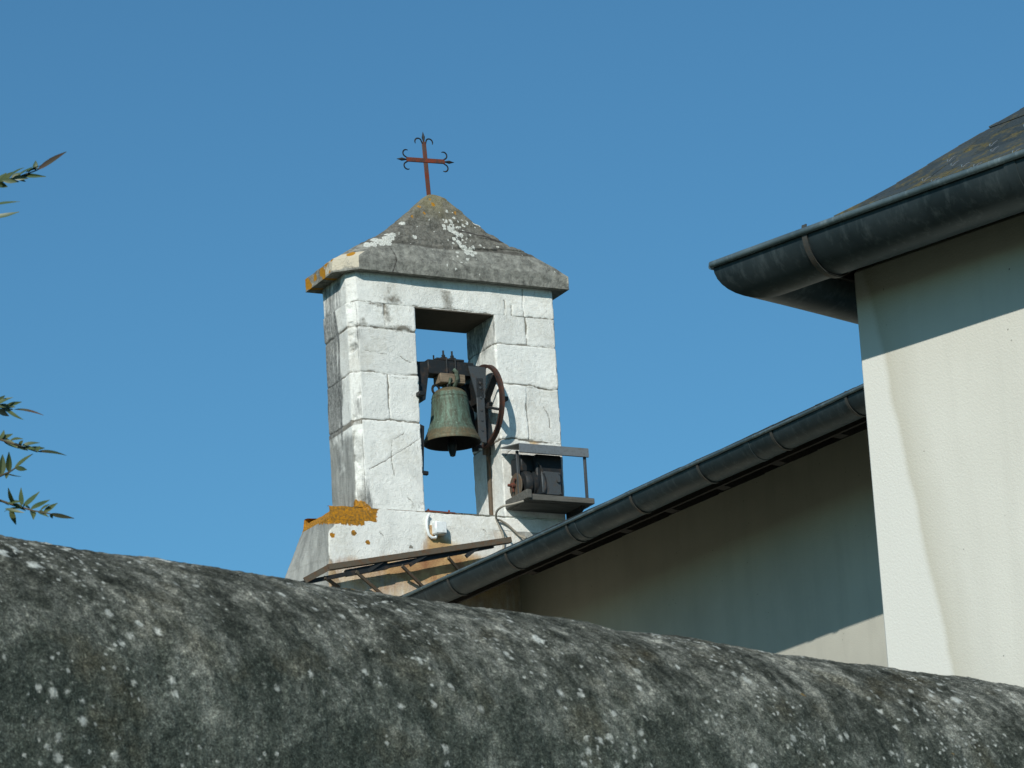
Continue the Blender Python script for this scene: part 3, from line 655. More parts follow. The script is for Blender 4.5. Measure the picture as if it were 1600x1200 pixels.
for tx in (-.115, .11):
    b = MB(); b.tube([(tx + .03 * math.cos(a), -.0, zb0 - .075 + .036 * math.sin(a)) for a in np.linspace(0, 2 * math.pi, 14)[:-1]], .011, 6, closed=True); b.build("hanger_ring", DARKIRON, bell)
# wheel, in the plane across the headstock axis
wt, wr = .292, .318
wheel = MB(); nseg = 56; vs = []
for k in range(nseg):
    a = 2 * math.pi * k / nseg; ca, sa = math.cos(a), math.sin(a)
    for (dr, dt) in ((-.016, -.016), (.010, -.020), (.004, -.006), (.004, .006), (.010, .020), (-.016, .016)): vs.append((wt + dt, (wr + dr) * ca, zp - .02 + (wr + dr) * sa))
fs = [(k * 6 + i, k * 6 + (i + 1) % 6, ((k + 1) % nseg) * 6 + (i + 1) % 6, ((k + 1) % nseg) * 6 + i) for k in range(nseg) for i in range(6)]
wheel.add(vs, fs); wh = wheel.build("wheel", WHEELRUST, bell)
for a in np.linspace(0, 2 * math.pi, 7)[:-1]:
    a += .35; b = MB(); b.bar((wt, .03 * math.cos(a), zp - .02 + .03 * math.sin(a)), (wt, (wr - .012) * math.cos(a), zp - .02 + (wr - .012) * math.sin(a)), .018, .060, up=(1, 0, 0), bevel=.003); b.build("spoke", DARKIRON, wh)
b = MB(); b.lathe((wt - .02, 0, zp - .02), [(.0, 0), (.055, 0), (.055, .04), (.0, .04)], (1, 0, 0), 20); b.build("hub", DARKIRON, wh)

# ------------------------------------------------------------------ bell motor on its bracket shelf
MT0 = 1.255; po = Vector((MT0, -.36, 7.185))
motor = empty("bell_motor", C0 + T * MT0 + M_ * -.36 + Vector((0, 0, po.z)), TH)
tag(motor, "dark bell ringing motor under a sheet roof on a wooden shelf bolted to right pier", "motor")
b = MB()
b.box((.29, .035, 0), (.56, .07, .045), bevel=.004); b.box((.29, .18, -.004), (.56, .20, .040), bevel=.004); b.box((.29, .315, 0), (.56, .06, .045), bevel=.004); b.build("shelf", WOODDARK, motor)
b = MB(); b.box((.0, .17, .02), (.045, .37, .07), bevel=.005); b.build("side_batten", WOODDARK, motor)
for tx in (.49,):
    b = MB(); b.prism([(tx, .06, -.022), (tx, .33, -.022), (tx, .33, -.15), (tx, .29, -.15), (tx, .08, -.05)], (.025, 0, 0)); b.build("shelf_bracket", DARKIRON, motor)
b = MB(); b.box((.240, .215, .20), (.225, .25, .34), bevel=.010); b.box((.24, .105, .125), (.175, .02, .18), bevel=.006); b.box((.09, .23, .305), (.13, .18, .13), bevel=.008); b.build("motor_housing", DARKIRON, motor)
b = MB(); b.box((.245, .082, .14), (.165, .012, .185), bevel=.005)
for bx_ in (.175, .315):
    for bz_ in (.062, .218): b.tube([(bx_, .080, bz_), (bx_, .068, bz_)], .008, 6)
b.tube([(.30, .075, .16), (.30, .06, .16)], .014, 8); b.build("cover_plate", GREYIRON, motor)
b = MB(); b.lathe((.012, .19, .145), [(.0, 0), (.065, 0), (.065, .02), (.10, .025), (.112, .05), (.112, .075), (.10, .08), (.10, .095), (.112, .10), (.112, .125), (.0, .13)], (1, 0, 0), 28)
b.box((.10, .20, .05), (.13, .12, .06), bevel=.004); b.build("gearbox", DARKIRON, motor)
b = MB(); b.lathe((-.005, .20, .13), [(.0, 0), (.098, 0), (.104, .006), (.098, .014), (.0, .016)], (1, 0, 0), 22); b.box((.0, .20, .07), (.016, .13, .13), bevel=.003); b.build("sprocket", BROWNIRON, motor)
b = MB(); b.lathe((-.07, .20, .135), [(.0, 0), (.011, .002), (.013, .03), (.022, .034), (.022, .05), (.013, .052), (.013, .09), (.0, .09)], (1, 0, 0), 10); b.tube([(-.025, .2, .11), (-.025, .2, .085)], .008, 6); b.tube([(-.02, .19, .16), (-.02, .17, .185)], .008, 6); b.build("drive_shaft", RUST, motor)
zr = .40
b = MB(); b.prism([(-.06, .0, zr + .012), (-.06, .33, zr + .062), (-.06, .33, zr + .068), (-.06, .0, zr + .018)], (.60, 0, 0)); b.box((.24, -.004, zr - .020), (.60, .006, .066)); b.box((.24, .004, zr - .051), (.60, .014, .005)); b.build("sheet_roof", SHEET, motor)
for (tx, mm) in ((.0, .15), (.515, .02)):
    b = MB(); b.box((tx, mm, zr / 2 + .01), (.022, .016, zr - .02), bevel=.002); b.build("post", GREYIRON, motor)
b = MB(); b.tube([(.14, .10, .33), (.16, .08, .27), (.19, .075, .18), (.195, .075, .10), (.17, .06, .055), (.10, .045, .035), (.05, .03, .03)], .008, 6); b.tube([(.13, .16, .30), (.13, .11, .25), (.17, .09, .2)], .006, 6); b.build("motor_cable", DARKIRON, motor)

# cable looping off the shelf and down the wall
def tcable(name, px, m, r, mat, label, cat):
    pts = [];
    for (x, y, mm) in px:
        tt, zz = on_m(x, y, mm); pts.append(C0 + T * tt + M_ * mm + Vector((0, 0, zz)))
    # smooth
    P = []
    for i in range(len(pts) - 1):
        p0 = pts[max(0, i - 1)]; p1 = pts[i]; p2 = pts[i + 1]; p3 = pts[min(len(pts) - 1, i + 2)]
        for q in np.linspace(0, 1, 6)[:-1]:
            P.append(.5 * ((2 * p1) + (p2 - p0) * q + (2 * p0 - 5 * p1 + 4 * p2 - p3) * q * q + (3 * p1 - p0 - 3 * p2 + p3) * q ** 3))
    P.append(pts[-1]); o = pts[-1]; b = MB(); b.tube(P, r, 7); return tag(b.build(name, mat, None, o), label, cat)
tcable("cable", [(818, 783, -.38), (800, 788, -.36), (786, 791, -.33), (777, 798, -.22), (775, 808, -.05), (779, 819, -.046), (786, 836, -.046), (787, 856, -.046), (783, 868, -.046)], 0, .0085, CABLE, "thin cable looping off motor shelf and straight down the white wall", "cable")
tcable("cable", [(776, 812, -.052), (782, 813, -.05), (793, 820, -.046), (803, 829, -.046), (812, 837, -.05), (822, 841, -.10)], 0, .0085, CABLE, "short pale cable slanting from below motor shelf to the long roof gutter", "cable")
# conduit down the reveal beside the opening
b = MB(); tt = T2 - .012
b.tube([(tt, .21, 7.105), (tt, .21, 7.5), (tt, .205, 7.78)], .017, 10); b.box((tt + .0, .21, 7.12), (.06, .05, .03), bevel=.003); b.tube([(tt, .205, 7.66), (tt, .205, 7.72)], .023, 10)
b.box((tt - .035, .20, 7.74), (.02, .03, .16), bevel=.003)
o = b.build("conduit", BROWNIRON, None, (0, 0, 0)); o.location = C0; o.rotation_euler = (0, 0, TH); tag(o, "brown vertical conduit pipe on inner side of the right pier below the wheel", "pipe")
# junction box with its conduit loop
jt, jz = on_m(686, 826, -.06); jb = empty("junction_box", C0 + T * jt + M_ * -.03 + Vector((0, 0, jz - .05)), TH)
tag(jb, "small white junction box with bent conduit on rust stained sill wall", "junction box")
b = MB(); b.box((0, -.035, .05), (.098, .07, .098), bevel=.008); b.build("box_body", PLASTIC, jb)
b = MB(); b.box((0, -.073, .05), (.085, .006, .085), bevel=.003); b.build("lid", PLASTIC, jb)
b = MB(); b.tube([(-.02, -.025, .0), (-.03, -.025, -.02), (-.06, -.022, -.022), (-.085, -.02, .0), (-.095, -.018, .05), (-.095, -.018, .10), (-.085, -.018, .14), (-.07, -.018, .16)], .011, 8); b.build("conduit_loop", PLASTIC, jb)

# slanting angle-iron rail on struts across the plinth
def wp(x, y, m):
    tt, zz = on_m(x, y, m); return Vector((tt, m, zz))
rail = empty("iron_rail", C0 + Vector((0, 0, -EYE)), TH); OR_ = OT
rail.location = C0 + T * .5 + M_ * -.12 + Vector((0, 0, 6.6)); ro = (.5, -.12, 6.6)
tag(rail, "brown slanting iron rail on thin struts across the foot of the bell gable", "rail")
a_, c_ = wp(512, 886, -.16), wp(799, 843, -.16)
b = MB(); b.bar(a_, c_, .012, .042, up=(0, 0, 1)); b.bar(a_ + Vector((0, .02, -.02)), c_ + Vector((0, .02, -.02)), .045, .008); b.bar(wp(476, 907, -.16), wp(513, 887, -.16), .012, .045); b.build("top_bar", BROWNIRON, rail, ro)
b = MB(); b.bar(wp(468, 912, -.12), wp(560, 893, -.12), .03, .030); b.bar(wp(560, 893, -.12), wp(770, 853, -.12), .03, .034); b.bar(wp(540, 896, -.12), wp(605, 884, -.12), .035, .05); b.build("lower_bar", DARKIRON, rail, ro)
for (x0, y0, x1, y1) in ((556, 893, 600, 932), (628, 884, 662, 918), (700, 871, 718, 892), (507, 902, 530, 918)):
    b = MB(); b.bar(wp(x0, y0, -.14), wp(x1, y1, -.05), .014, .024); b.build("strut", BROWNIRON, rail, ro)
for (x0, x1) in ((575, 600), (640, 668), (728, 750)):
    ya = 886 - (x0 - 512) * .15; b = MB(); b.bar(wp(x0, ya + 16, -.13), wp(x1, ya - 2, -.15), .02, .03); b.build("clip", DARKIRON, rail, ro)

# ------------------------------------------------------------------ gutters
def gutter(name, A, d, out, L, rad, parent, s_br, brw=.03, far_cap=True, origin=None, brk=None, mitre0=0.0, mitre1=0.0, laps=()):
    """half-round zinc gutter; A: start of the outer bead, d: direction, out: outward; mitre: lengthening of the outer side per metre of width"""
    o = Vector(origin); up = Vector((0, 0, 1)); b = MB(); nseg = 18; ns = max(2, int(L / .12)); vs = []
    cols = []
    def P(s, ang, r):   # ang 0 = outer lip, pi = inner lip
        x = -rad + r * math.cos(ang); base = Vector(A) + d * s
        return base + out * x + up * (-r * math.sin(ang))
    prof = [(ang, rad) for ang in np.linspace(0, math.pi, nseg)] + [(ang, rad - .004) for ang in np.linspace(math.pi, 0, nseg)]
    n = len(prof)
    for i in range(ns + 1):
        for (ang, r) in prof:
            w_in = rad - r * math.cos(ang)           # distance inwards from the bead
            s0 = mitre0 * w_in; s1 = L - mitre1 * w_in; s = s0 + (s1 - s0) * i / ns
            sag = .0025 * math.sin(s * 2.1) + .0015 * math.sin(s * 5.3)
            vs.append(P(s, ang, r) + up * sag)
    fs = [(i * n + k, i * n + (k + 1) % n, (i + 1) * n + (k + 1) % n, (i + 1) * n + k) for i in range(ns) for k in range(n)]
    b.add(vs, fs, True)
    bead = [Vector(A) + d * (L * i / ns) + out * .012 + up * (.006 + .0025 * math.sin(L * i / ns * 2.1)) for i in range(ns + 1)]; bb = MB(); bb.tube(bead, rad * .095, 10)
    for s in laps:
        k = 16; vs = []
        for ds, dr in ((-.03, .001), (-.028, .005), (.028, .005), (.03, .001)): vs += [P(s + ds, .04 + (math.pi * .95) * i / k, rad + dr) for i in range(k + 1)]
        b.add(vs, [(r_ * (k + 1) + i, r_ * (k + 1) + i + 1, (r_ + 1) * (k + 1) + i + 1, (r_ + 1) * (k + 1) + i) for r_ in range(3) for i in range(k)], True)
    if far_cap:
        c = [P(mitre0 * (rad - rad * math.cos(q)), q, rad) for q in np.linspace(0, math.pi, nseg)]; b.add(c, [tuple(range(nseg))])
    gt = b.build(name, ZINC, parent, o); bb.build("bead", ZINCB, gt, o).location = (0, 0, 0)
    for s in s_br:
        q = MB(); r1 = rad + .004; vs = []; fs = []; k = 16
        for i in range(k + 1):
            ang = -.25 + (math.pi * .92) * i / k
            for (ds, rr) in ((-brw / 2, r1), (brw / 2, r1), (brw / 2, r1 + .004), (-brw / 2, r1 + .004)): vs.append(P(s + ds, ang, rr))
        for i in range(k):
            for e in range(4): fs.append((i * 4 + e, i * 4 + (e + 1) % 4, (i + 1) * 4 + (e + 1) % 4, (i + 1) * 4 + e))
        fs += [(0, 1, 2, 3), tuple(k * 4 + e for e in (3, 2, 1, 0))]; q.add(vs, fs)
        q.build("gutter_strap", brk or STRAP, gt, o)
    return gt

def px_of(P):
    q = Vector(P) - Vector((0, 0, EYE)); z = q.dot(_f); return 800 + FPX * q.dot(_r2) / z, 600 - FPX * q.dot(_u2) / z
def s_of_x(A, d, x, lo=-2.0, hi=14.0):
    for _ in range(50):
        m = (lo + hi) / 2
        if px_of(Vector(A) + d * m)[0] < x: lo = m
        else: hi = m
    return (lo + hi) / 2
UP = Vector((0, 0, 1))

# ------------------------------------------------------------------ nave
az = R(-58.44); DN = Vector((math.cos(az), math.sin(az), 0)); ON = Vector((math.sin(az), -math.cos(az), 0)); ON = ON if ON.dot(Vector((-1, 0, 0))) > 0 else -ON
N_ = -M_
k_ = ((C0 - Vector((0, 0, EYE))).dot(N_) + .36) / ray(640, 931).dot(N_)
G0 = Vector((0, 0, EYE)) + ray(640, 931) * k_
s0n = -.28 / DN.dot(N_)
GR = .115; LN = 13.2
GA = G0 + DN * s0n
nave = empty("nave", Vector((GA.x, GA.y, 0))); no = (GA.x, GA.y, 0)
tag(nave, "long cream rendered church nave with dark zinc gutter and low slate roof beside bell gable", "church nave")
OH = .88; ZB = GA.z
WA = GA - ON * (2 * GR + .01 + OH)       # foot line of the outer wall face
WID = 7.0; PN = math.tan(R(22))
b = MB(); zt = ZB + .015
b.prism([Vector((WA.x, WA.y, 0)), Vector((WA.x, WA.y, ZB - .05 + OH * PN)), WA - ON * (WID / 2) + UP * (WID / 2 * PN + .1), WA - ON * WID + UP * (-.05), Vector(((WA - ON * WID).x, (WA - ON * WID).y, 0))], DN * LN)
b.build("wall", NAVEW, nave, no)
b = MB()
E0 = GA - ON * (GR * .75) + UP * (.028)
rp = lambda x, dz: E0 - ON * x + UP * (x * PN + dz)
b.prism([rp(0, 0), rp(WID / 2 + .9, 0), rp(WID / 2 + .9, .05), rp(0, .02)], DN * LN)
far = WID / 2 + .9
b.prism([rp(far, 0), rp(far, .05), rp(far, 0) - ON * (far) - UP * (far * PN) + UP * .02, rp(far, 0) - ON * far - UP * (far * PN)], DN * LN)
# slate courses with slightly uneven edges along the eave
for c in range(10):
    s_ = 0
    while s_ < LN:
        w_ = random.uniform(.2, .26); x0 = c * .11 - .02 + random.uniform(-.006, .006); p = E0 + DN * s_
        pts = [p - ON * x0 + UP * (x0 * PN + .032 + random.uniform(0, .005)), p + DN * (w_ - .004) - ON * x0 + UP * (x0 * PN + .032 + random.uniform(0, .005))]
        x1 = x0 + .2; q = [p + DN * (w_ - .004) - ON * x1 + UP * (x1 * PN + .028), p - ON * x1 + UP * (x1 * PN + .028)]
        b.add(pts + q + [v + UP * .007 for v in pts + q], [(0, 1, 2, 3), (7, 6, 5, 4), (0, 4, 5, 1), (1, 5, 6, 2), (2, 6, 7, 3), (3, 7, 4, 0)]); s_ += w_
b.att = dict(tint=np.random.default_rng(3).uniform(0, 1, len(b.v)), moss=np.full(len(b.v), .2)); nroof = b.build("roof", SLATE, nave, no)
b = MB(); F0 = GA - ON * (2 * GR + .012)
b.prism([F0 + UP * .01, F0 - ON * .022 + UP * .01, F0 - ON * .022 - UP * .10, F0 - UP * .10], DN * LN)
b.prism([F0 - ON * .022 - UP * .015, F0 - ON * (OH + .1) + UP * (OH * PN - .01), F0 - ON * (OH + .1) + UP * (OH * PN + .02), F0 - ON * .022 + UP * .012], DN * LN)
b.build("eave_boards", SOFFIT, nave, no)
sx = [s_of_x(G0, DN, x) - s0n for x in (700, 790, 885, 985, 1090, 1205, 1322)]
gutter("gutter", GA, DN, ON, LN, GR, nave, sx, brw=.022, origin=no, laps=(2.6, 4.75))
rs = [s_of_x(G0, DN, x) - s0n for x in (760, 830, 905, 975, 1055, 1140, 1235, 1335)]
for s_ in rs:
    b = MB(); p = F0 - ON * .024 - UP * .018 + DN * s_
    b.prism([p, p - ON * OH + UP * (OH * PN), p - ON * OH + UP * (OH * PN - .085), p - ON * .12 - UP * .062, p - UP * .05], DN * .085); b.build("rafter", RAFTER, nave, no)

# ------------------------------------------------------------------ house on the right
a1 = R(-45.3); E1 = Vector((math.cos(a1), math.sin(a1), 0)); E2 = Vector((-E1.y, E1.x, 0))
TIP = at(1114, 417, 15.2); HR = .153
house = empty("house", Vector((TIP.x, TIP.y, 0))); ho = (TIP.x, TIP.y, 0)
tag(house, "pale roughcast building corner with wide dark zinc gutter and hipped slate roof", "building")
OVF = .485; OVS = .35; ZH = TIP.z
K = TIP + E1 * OVS + E2 * OVF
SOZ = ZH - .012
b = MB(); q = Vector((0, 0, 0))
LH = 6.0
# wall mesh in its own frame so the material can run along it: x along the front
wb = MB(); nx_, nz_ = 70, 90
wb.box((LH / 2, LH / 2, (SOZ - .01) / 2), (LH, LH, SOZ - .01), bevel=.018)
wo = wb.build("wall", HOUSEW, house, (0, 0, 0)); wo.location = K - Vector(ho); wo.location.z = 0; wo.rotation_euler = (0, 0, a1)
inn = 2 * HR + .012
# soffit boards and fascia
b = MB()
def pt(u, v, z): return Vector((TIP.x, TIP.y, 0)) + E1 * u + E2 * v + UP * z
b.prism([pt(inn, inn, SOZ), pt(inn + LH, inn, SOZ), pt(inn + LH, inn + LH, SOZ), pt(inn, inn + LH, SOZ)], UP * .03)
b.prism([pt(inn, inn, SOZ - .05), pt(inn + LH, inn, SOZ - .05), pt(inn + LH, inn + .025, SOZ - .05), pt(inn + .025, inn + .025, SOZ - .05)], UP * .14)
b.prism([pt(inn, inn, SOZ - .05), pt(inn + .025, inn + .025, SOZ - .05), pt(inn + .025, inn + LH, SOZ - .05), pt(inn, inn + LH, SOZ - .05)], UP * .14)
b.build("soffit", SOFFIT, house, ho)
sx = [s_of_x(TIP, E1, x, -1, 5) for x in (1258,)] + [1.9]
gutter("gutter", TIP, E1, -E2, LH, HR, house, sx, brw=.026, far_cap=False, origin=ho, mitre0=1.0, laps=(1.61,))
gutter("gutter", TIP, E2, -E1, LH, HR, house, [], brw=.035, far_cap=False, origin=ho, mitre0=1.0)
# hipped roof with a bell-cast foot
hd_ = [(0, .005), (.186, .105), (.333, .198), (.487, .303), (.689, .461), (.76, .518), (.876, .600), (1.6, 1.18), (3.2, 2.5)]
def hh(d): return float(np.interp(d, [p[0] for p in hd_], [p[1] for p in hd_]))
EIN = .10; ZR = ZH + .02
def rp2(u, d, side):   # u along the eave from the tip, d inwards
    a, c = EIN + u, EIN + d
    return pt(a, c, ZR + hh(d)) if side == 0 else pt(c, a, ZR + hh(d))
b = MB()
ds = [0, .1, .186, .26, .333, .41, .487, .59, .689, .76, .876, 1.6, 3.1]
for side in (0, 1):
    for d0, d1 in zip(ds[:-1], ds[1:]):
        vs = [rp2(d0, d0, side), rp2(6.2 - d0, d0, side), rp2(6.2 - d1, d1, side), rp2(d1, d1, side)]; b.add(vs + [v - UP * .02 for v in vs], [(0, 1, 2, 3), (7, 6, 5, 4), (0, 4, 5, 1), (3, 2, 6, 7)])
for d0, d1 in zip(ds[:-1], ds[1:]):
    for f_ in (0, 1):
        g_ = (lambda u, d: pt(EIN + 6.2 - d, EIN + u, ZR + hh(d))) if f_ else (lambda u, d: pt(EIN + u, EIN + 6.2 - d, ZR + hh(d)))
        vs = [g_(d0, d0), g_(6.2 - d0, d0), g_(6.2 - d1, d1), g_(d1, d1)]; b.add(vs + [v - UP * .02 for v in vs], [(0, 1, 2, 3), (7, 6, 5, 4), (0, 4, 5, 1), (3, 2, 6, 7)])
tint = [0.3] * len(b.v); moss = [0.2] * len(b.v); hooks = []
rr = random.Random(4)
def slate(u0, u1, d0, side, t_, ms, lift):
    d1 = d0 + .19; gap = .003
    n_ = UP * 1.0
    if u1 <= d0 + .01: return
    lo = .011 + lift * .6; hi = .004
    poly = [(max(u0, d0), d0), (u1, d0), (u1, min(d1, u1))]
    if u0 < d1 < u1: poly.append((d1, d1))
    if u0 > d0: poly.append((u0, min(d1, u0)))
    elif not (u0 < d1 < u1): pass
    if d1 <= u0: poly = [(u0, d0), (u1, d0), (u1, d1), (u0, d1)]
    Q = [rp2(u - (gap if abs(u - u1) < 1e-6 else 0), d, side) + UP * (lo + (hi - lo) * (d - d0) / .19 + rr.uniform(-.001, .001)) for (u, d) in poly]; n = len(Q)
    b.add(Q + [v - UP * .005 for v in Q], [tuple(range(n)), tuple(reversed(range(n, 2 * n)))] + [(i, n + i, n + (i + 1) % n, (i + 1) % n) for i in range(n)])
    t8 = 2 * n
    tint.extend([t_] * t8); moss.extend([ms] * t8)
for side in (0, 1):
    for row in range(14):
        d0 = -.02 + row * .098; u = -.3 + (.11 if row % 2 else 0) + rr.uniform(-.01, .01)
        while u < 3.4:
            w_ = rr.uniform(.20, .235)
            if u + w_ > d0: slate(u, u + w_, d0, side, rr.random(), .78 - row * .075 + rr.uniform(-.15, .15) if side == 0 else .1, rr.uniform(0, .006))
            if side == 0 and u + w_ / 2 > d0 + .22 and u < 2.6 and row < 9 and rr.random() < .38: hooks.append((u + w_ / 2 + rr.uniform(-.01, .01), d0))
            u += w_
b.att = dict(tint=tint, moss=moss); hroof = b.build("roof", SLATE, house, ho)
HOOK = mat_iron("steel_hook", (.52, .53, .52), (.3, .3, .28), .2, 40, .35, .8)
for (u, d) in hooks[:70]:
    p0 = rp2(u, d + .045, 0) + UP * .022; p1 = rp2(u, d - .004, 0) + UP * .024
    q = MB(); q.tube([p0 + UP * .002, (p0 + p1) / 2 + UP * .004, p1 - UP * .001, p1 - E2 * .006, p1 - E2 * .007 + UP * .008, p1 + UP * .011], .0019, 5); q.build("slate_hook", HOOK, hroof, (0, 0, 0)); 
for o in list(hroof.children): o.location = Vector((-ho[0], -ho[1], 0))

# ------------------------------------------------------------------ foreground wall with rounded coping
aw = R(43.27); DW = Vector((math.cos(aw), math.sin(aw), 0)); IN = Vector((-DW.y, DW.x, 0))
RC = .44
P0 = at(800, 957, 7.0)
# the silhouette point lies on the round top where the sight line grazes it
el = math.atan2(ray(800, 957).z, ray(800, 957).dot(IN)); AX = P0 - UP * (RC * math.cos(el)) + IN * (RC * math.sin(el))
wall_o = Vector((AX.x, AX.y, 0))
def near_wall():
    us = np.concatenate([np.arange(-9, -2.0, .12), np.arange(-2.0, 2.35, .0045), np.arange(2.35, 9, .12)])
    th = np.concatenate([np.linspace(-.2, R(62), 12)[:-1], np.linspace(R(62), R(180), 190)])   # 0: behind, 90 top, 180: front
    zz = np.concatenate([np.arange(.005, .42, .0055), np.array([.6, 1.0, 1.8, AX.z + .05])])     # straight face below the round
    prof = [(math.cos(a) * RC, math.sin(a) * RC, -RC * (math.pi / 2 - a) * -1) for a in th]
    pr = [(RC * math.cos(a), RC * math.sin(a), RC * a) for a in th] + [(-RC - .02 * min(1, z / .4), -z, RC * math.pi + z) for z in zz]
    # pr: (x inwards, z up, arc length)
    nu, npf = len(us), len(pr); pa = np.array(pr)
    U = np.repeat(us, npf); X = np.tile(pa[:, 0], nu); Z = np.tile(pa[:, 1], nu); S = np.tile(pa[:, 2], nu)
    nx = np.where(Z >= 0, X / RC, -1.0); nz = np.where(Z >= 0, Z / RC, 0.0); nl = np.hypot(nx, nz); nx /= nl; nz /= nl
    Q = np.stack([U, X, Z], 1); Qs = np.stack([U, S * .5, np.zeros_like(U)], 1)
    h = fbm(Q, 1.6, 3, 3) * .007 + fbm(Qs, 7, 4, 8) * .008 + fbm(Q, 34, 3, 5) * .0042 + fbm(Q, 110, 2, 6) * .0030
    h -= .010 * np.exp(-((U - .45 - .12 * np.sin(S * 7) - S * .2) / .02) ** 2)
    loc = np.stack([U, X + nx * h, Z + nz * h], 1)
    Wd = np.array([[DW.x, DW.y, 0], [IN.x, IN.y, 0], [0, 0, 1]])
    V = loc @ Wd + np.array([AX.x, AX.y, AX.z])
    i = np.arange(nu - 1)[:, None] * npf; j = np.arange(npf - 1)[None, :]
    F = np.stack([(i + j), (i + j + 1), (i + npf + j + 1), (i + npf + j)], -1).reshape(-1, 4)
    me = bpy.data.meshes.new("churchyard_wall"); me.from_pydata((V - np.array([wall_o.x, wall_o.y, 0])).tolist(), [], F.tolist())
    # back face, foot and ends
    at_ = me.attributes.new("crest", 'FLOAT', 'POINT'); at_.data.foreach_set("value", sstep(RC * math.pi * .72, RC * math.pi * .45, S).astype(np.float32))
    at2 = me.attributes.new("foot", 'FLOAT', 'POINT'); at2.data.foreach_set("value", sstep(RC * math.pi * .72, RC * math.pi * .72 + .38, S).astype(np.float32))
    uvl = me.uv_layers.new(name="surf"); li = np.zeros(len(me.loops), dtype=np.int32); me.loops.foreach_get("vertex_index", li)
    uv = np.stack([U[li], S[li]], 1).astype(np.float32).ravel(); uvl.data.foreach_set("uv", uv)
    me.polygons.foreach_set("use_smooth", [True] * len(me.polygons)); me.materials.append(COPING)
    me.update(); o = bpy.data.objects.new("churchyard_wall", me); COL.objects.link(o); o.location = wall_o
    b = MB(); bx = RC - .01
    c = Vector((0, 0, 0)); pp = lambda u, x, z: DW * u + IN * x + UP * z
    b.prism([pp(-9, bx, 0), pp(-9, bx, AX.z + .01), pp(-9, -RC + .03, AX.z + .01), pp(-9, -RC + .03, 0)], DW * 18)
    core = b.build("masonry_core", mat_plaster("grey_mortar", (.13, .13, .115), (.10, .10, .09)), o)
    tag(o, "dark grey round topped mortar wall spotted with pale lichen across the foreground", "wall")
near_wall()

# ------------------------------------------------------------------ shrub whose twig ends reach in from the left
SY = 7.4
sp = at(-150, 560, SY); shrub = empty("shrub", Vector((sp.x, sp.y, 0))); tag(shrub, "leafy shrub with slender pointed leaves on thin twigs at left edge above wall", "shrub")
so_ = (sp.x, sp.y, 0)
b = MB(); stem_top = at(-150, 180, SY + .05)
stem = [Vector((sp.x - .03, sp.y + .02, 0)), Vector((sp.x + .02, sp.y, 1.0)), at(-160, 860, SY), at(-145, 640, SY), at(-155, 420, SY + .04), stem_top]
b.tube(stem, [.02, .018, .014, .011, .008, .005], 8); b.build("stem", TWIG, shrub, so_)
lrng = random.Random(21)
def leaf_mesh(b, base, tip, w, up, bend=.12, fold=.35):
    base, tip = Vector(base), Vector(tip); ax = tip - base; L = ax.length; ax.normalize(); side = ax.cross(up).normalized(); nrm = side.cross(ax).normalized()
    n = 9; vs = []; 
    for i in range(n):
        q = i / (n - 1); hw = w * (math.sin(math.pi * min(1, q ** .8)) ** .8) * (1 - .25 * q) if 0 < q < 1 else 0.0006
        c = base + ax * (L * q) + nrm * (L * bend * 4 * q * (1 - q) * .5)
        vs += [c - side * hw + nrm * hw * fold, c, c + side * hw + nrm * hw * fold]
    k = len(vs); fs = []
    for i in range(n - 1):
        for j in (0, 1): fs.append((i * 3 + j, i * 3 + j + 1, (i + 1) * 3 + j + 1, (i + 1) * 3 + j))
    b.add(vs, fs, True)
def twig(path, leaves, mat=LEAFM):
    """path: pixels of the twig; leaves: (bx, by, tx, ty, width)"""
    tw = MB(); dz = [lrng.uniform(-.03, .03) for _ in path]; pts = [at(-150 , path[0][1] + 40, SY)] + [at(x, y, SY + d) for (x, y), d in zip(path, dz)]
    tw.tube(pts, np.linspace(.004, .0012, len(pts)).tolist(), 6); to = tw.build("twig", TWIG, shrub, so_)
    for group, m in ((leaves[0], mat), (leaves[1] if len(leaves) > 1 else [], LEAFR)):
        for (bx, by, tx, ty, w) in group:
            lb = MB(); d0 = lrng.uniform(-.015, .015); d1 = lrng.uniform(-.04, .04)
            leaf_mesh(lb, at(bx, by, SY + d0), at(tx, ty, SY + d1), w * (1.0 if m is mat else .85), Vector((lrng.uniform(-.7, .7), -1, lrng.uniform(-.2, .9))).normalized(), lrng.uniform(-.12, .12), lrng.uniform(.15, .5)); lb.build("leaf", m, to, so_)
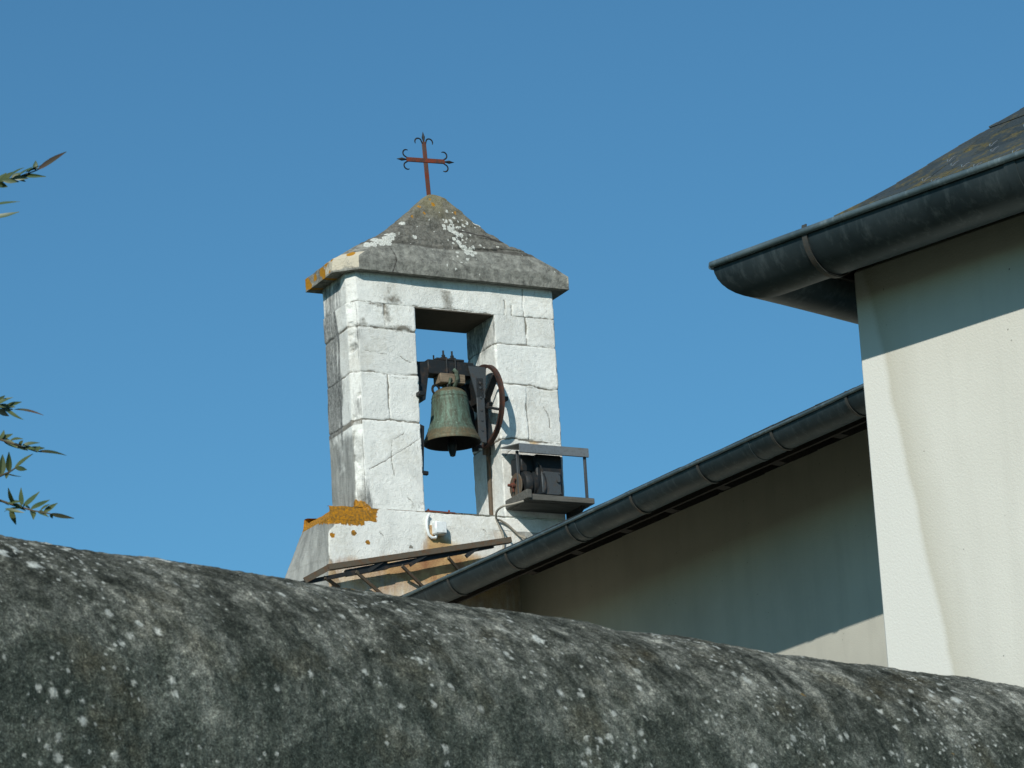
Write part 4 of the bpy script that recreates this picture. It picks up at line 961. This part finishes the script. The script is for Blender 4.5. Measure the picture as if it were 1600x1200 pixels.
twig([(-40, 300), (0, 284), (30, 276), (58, 266)], [[(0, 284, 22, 268, .007), (4, 282, 30, 284, .006), (12, 280, 38, 262, .007), (20, 278, 44, 279, .006), (28, 275, 52, 260, .007), (18, 280, 34, 270, .007), (44, 270, 66, 258, .006), (24, 277, 40, 284, .006), (-4, 286, 10, 270, .008), (34, 274, 72, 276, .005), (55, 266, 56, 251, .006), (-8, 288, 14, 276, .008), (-6, 286, 12, 292, .007), (40, 270, 60, 264, .006)], [(58, 266, 104, 237, .0072)]])
twig([(-60, 330), (-20, 322), (-6, 320)], [[(-14, 321, 31, 315, .006), (-16, 340, 30, 331, .006), (-14, 338, -2, 326, .006)]])
twig([(-50, 640), (-10, 634), (20, 640)], [[(-8, 634, 20, 621, .006), (-4, 634, 24, 636, .006), (6, 636, 37, 656, .006), (0, 634, 18, 644, .007), (-10, 632, 8, 618, .007), (-6, 640, 14, 650, .007), (10, 634, 34, 628, .005)], [(22, 640, 68, 649, .0062)]])
twig([(-50, 676), (-8, 684), (22, 694), (58, 706)], [[(2, 686, 6, 672, .006), (6, 688, 29, 701, .008), (14, 690, 36, 686, .006), (-2, 686, 20, 678, .007), (20, 692, 44, 704, .006), (44, 702, 70, 700, .006), (30, 696, 36, 688, .005), (34, 697, 62, 692, .006), (36, 699, 56, 702, .005), (58, 706, 62, 697, .005), (-6, 684, 16, 688, .006)], [(58, 706, 104, 712, .0065)]])
twig([(-40, 760), (-6, 746), (14, 738), (26, 730)], [[(14, 738, 14, 706, .007), (22, 733, 52, 709, .009), (24, 732, 42, 734, .006), (8, 740, 34, 745, .007), (2, 742, 4, 710, .009), (12, 739, 10, 748, .005), (-6, 746, 6, 730, .008)]])
twig([(-50, 770), (-6, 780), (24, 790), (52, 798), (80, 803)], [[(22, 788, 13, 762, .006), (34, 790, 33, 762, .006), (20, 788, 40, 798, .006), (60, 799, 76, 808, .005), (62, 799, 78, 788, .006), (36, 792, 62, 768, .0065), (48, 796, 78, 781, .007), (68, 801, 90, 786, .006), (12, 786, 34, 784, .006), (16, 796, 25, 820, .0065), (8, 795, 38, 801, .005), (50, 798, 52, 812, .007), (30, 795, 6, 800, .005), (46, 795, 40, 785, .005), (78, 803, 82, 810, .005), (-4, 781, 14, 790, .005)], [(78, 803, 116, 810, .0058)]])
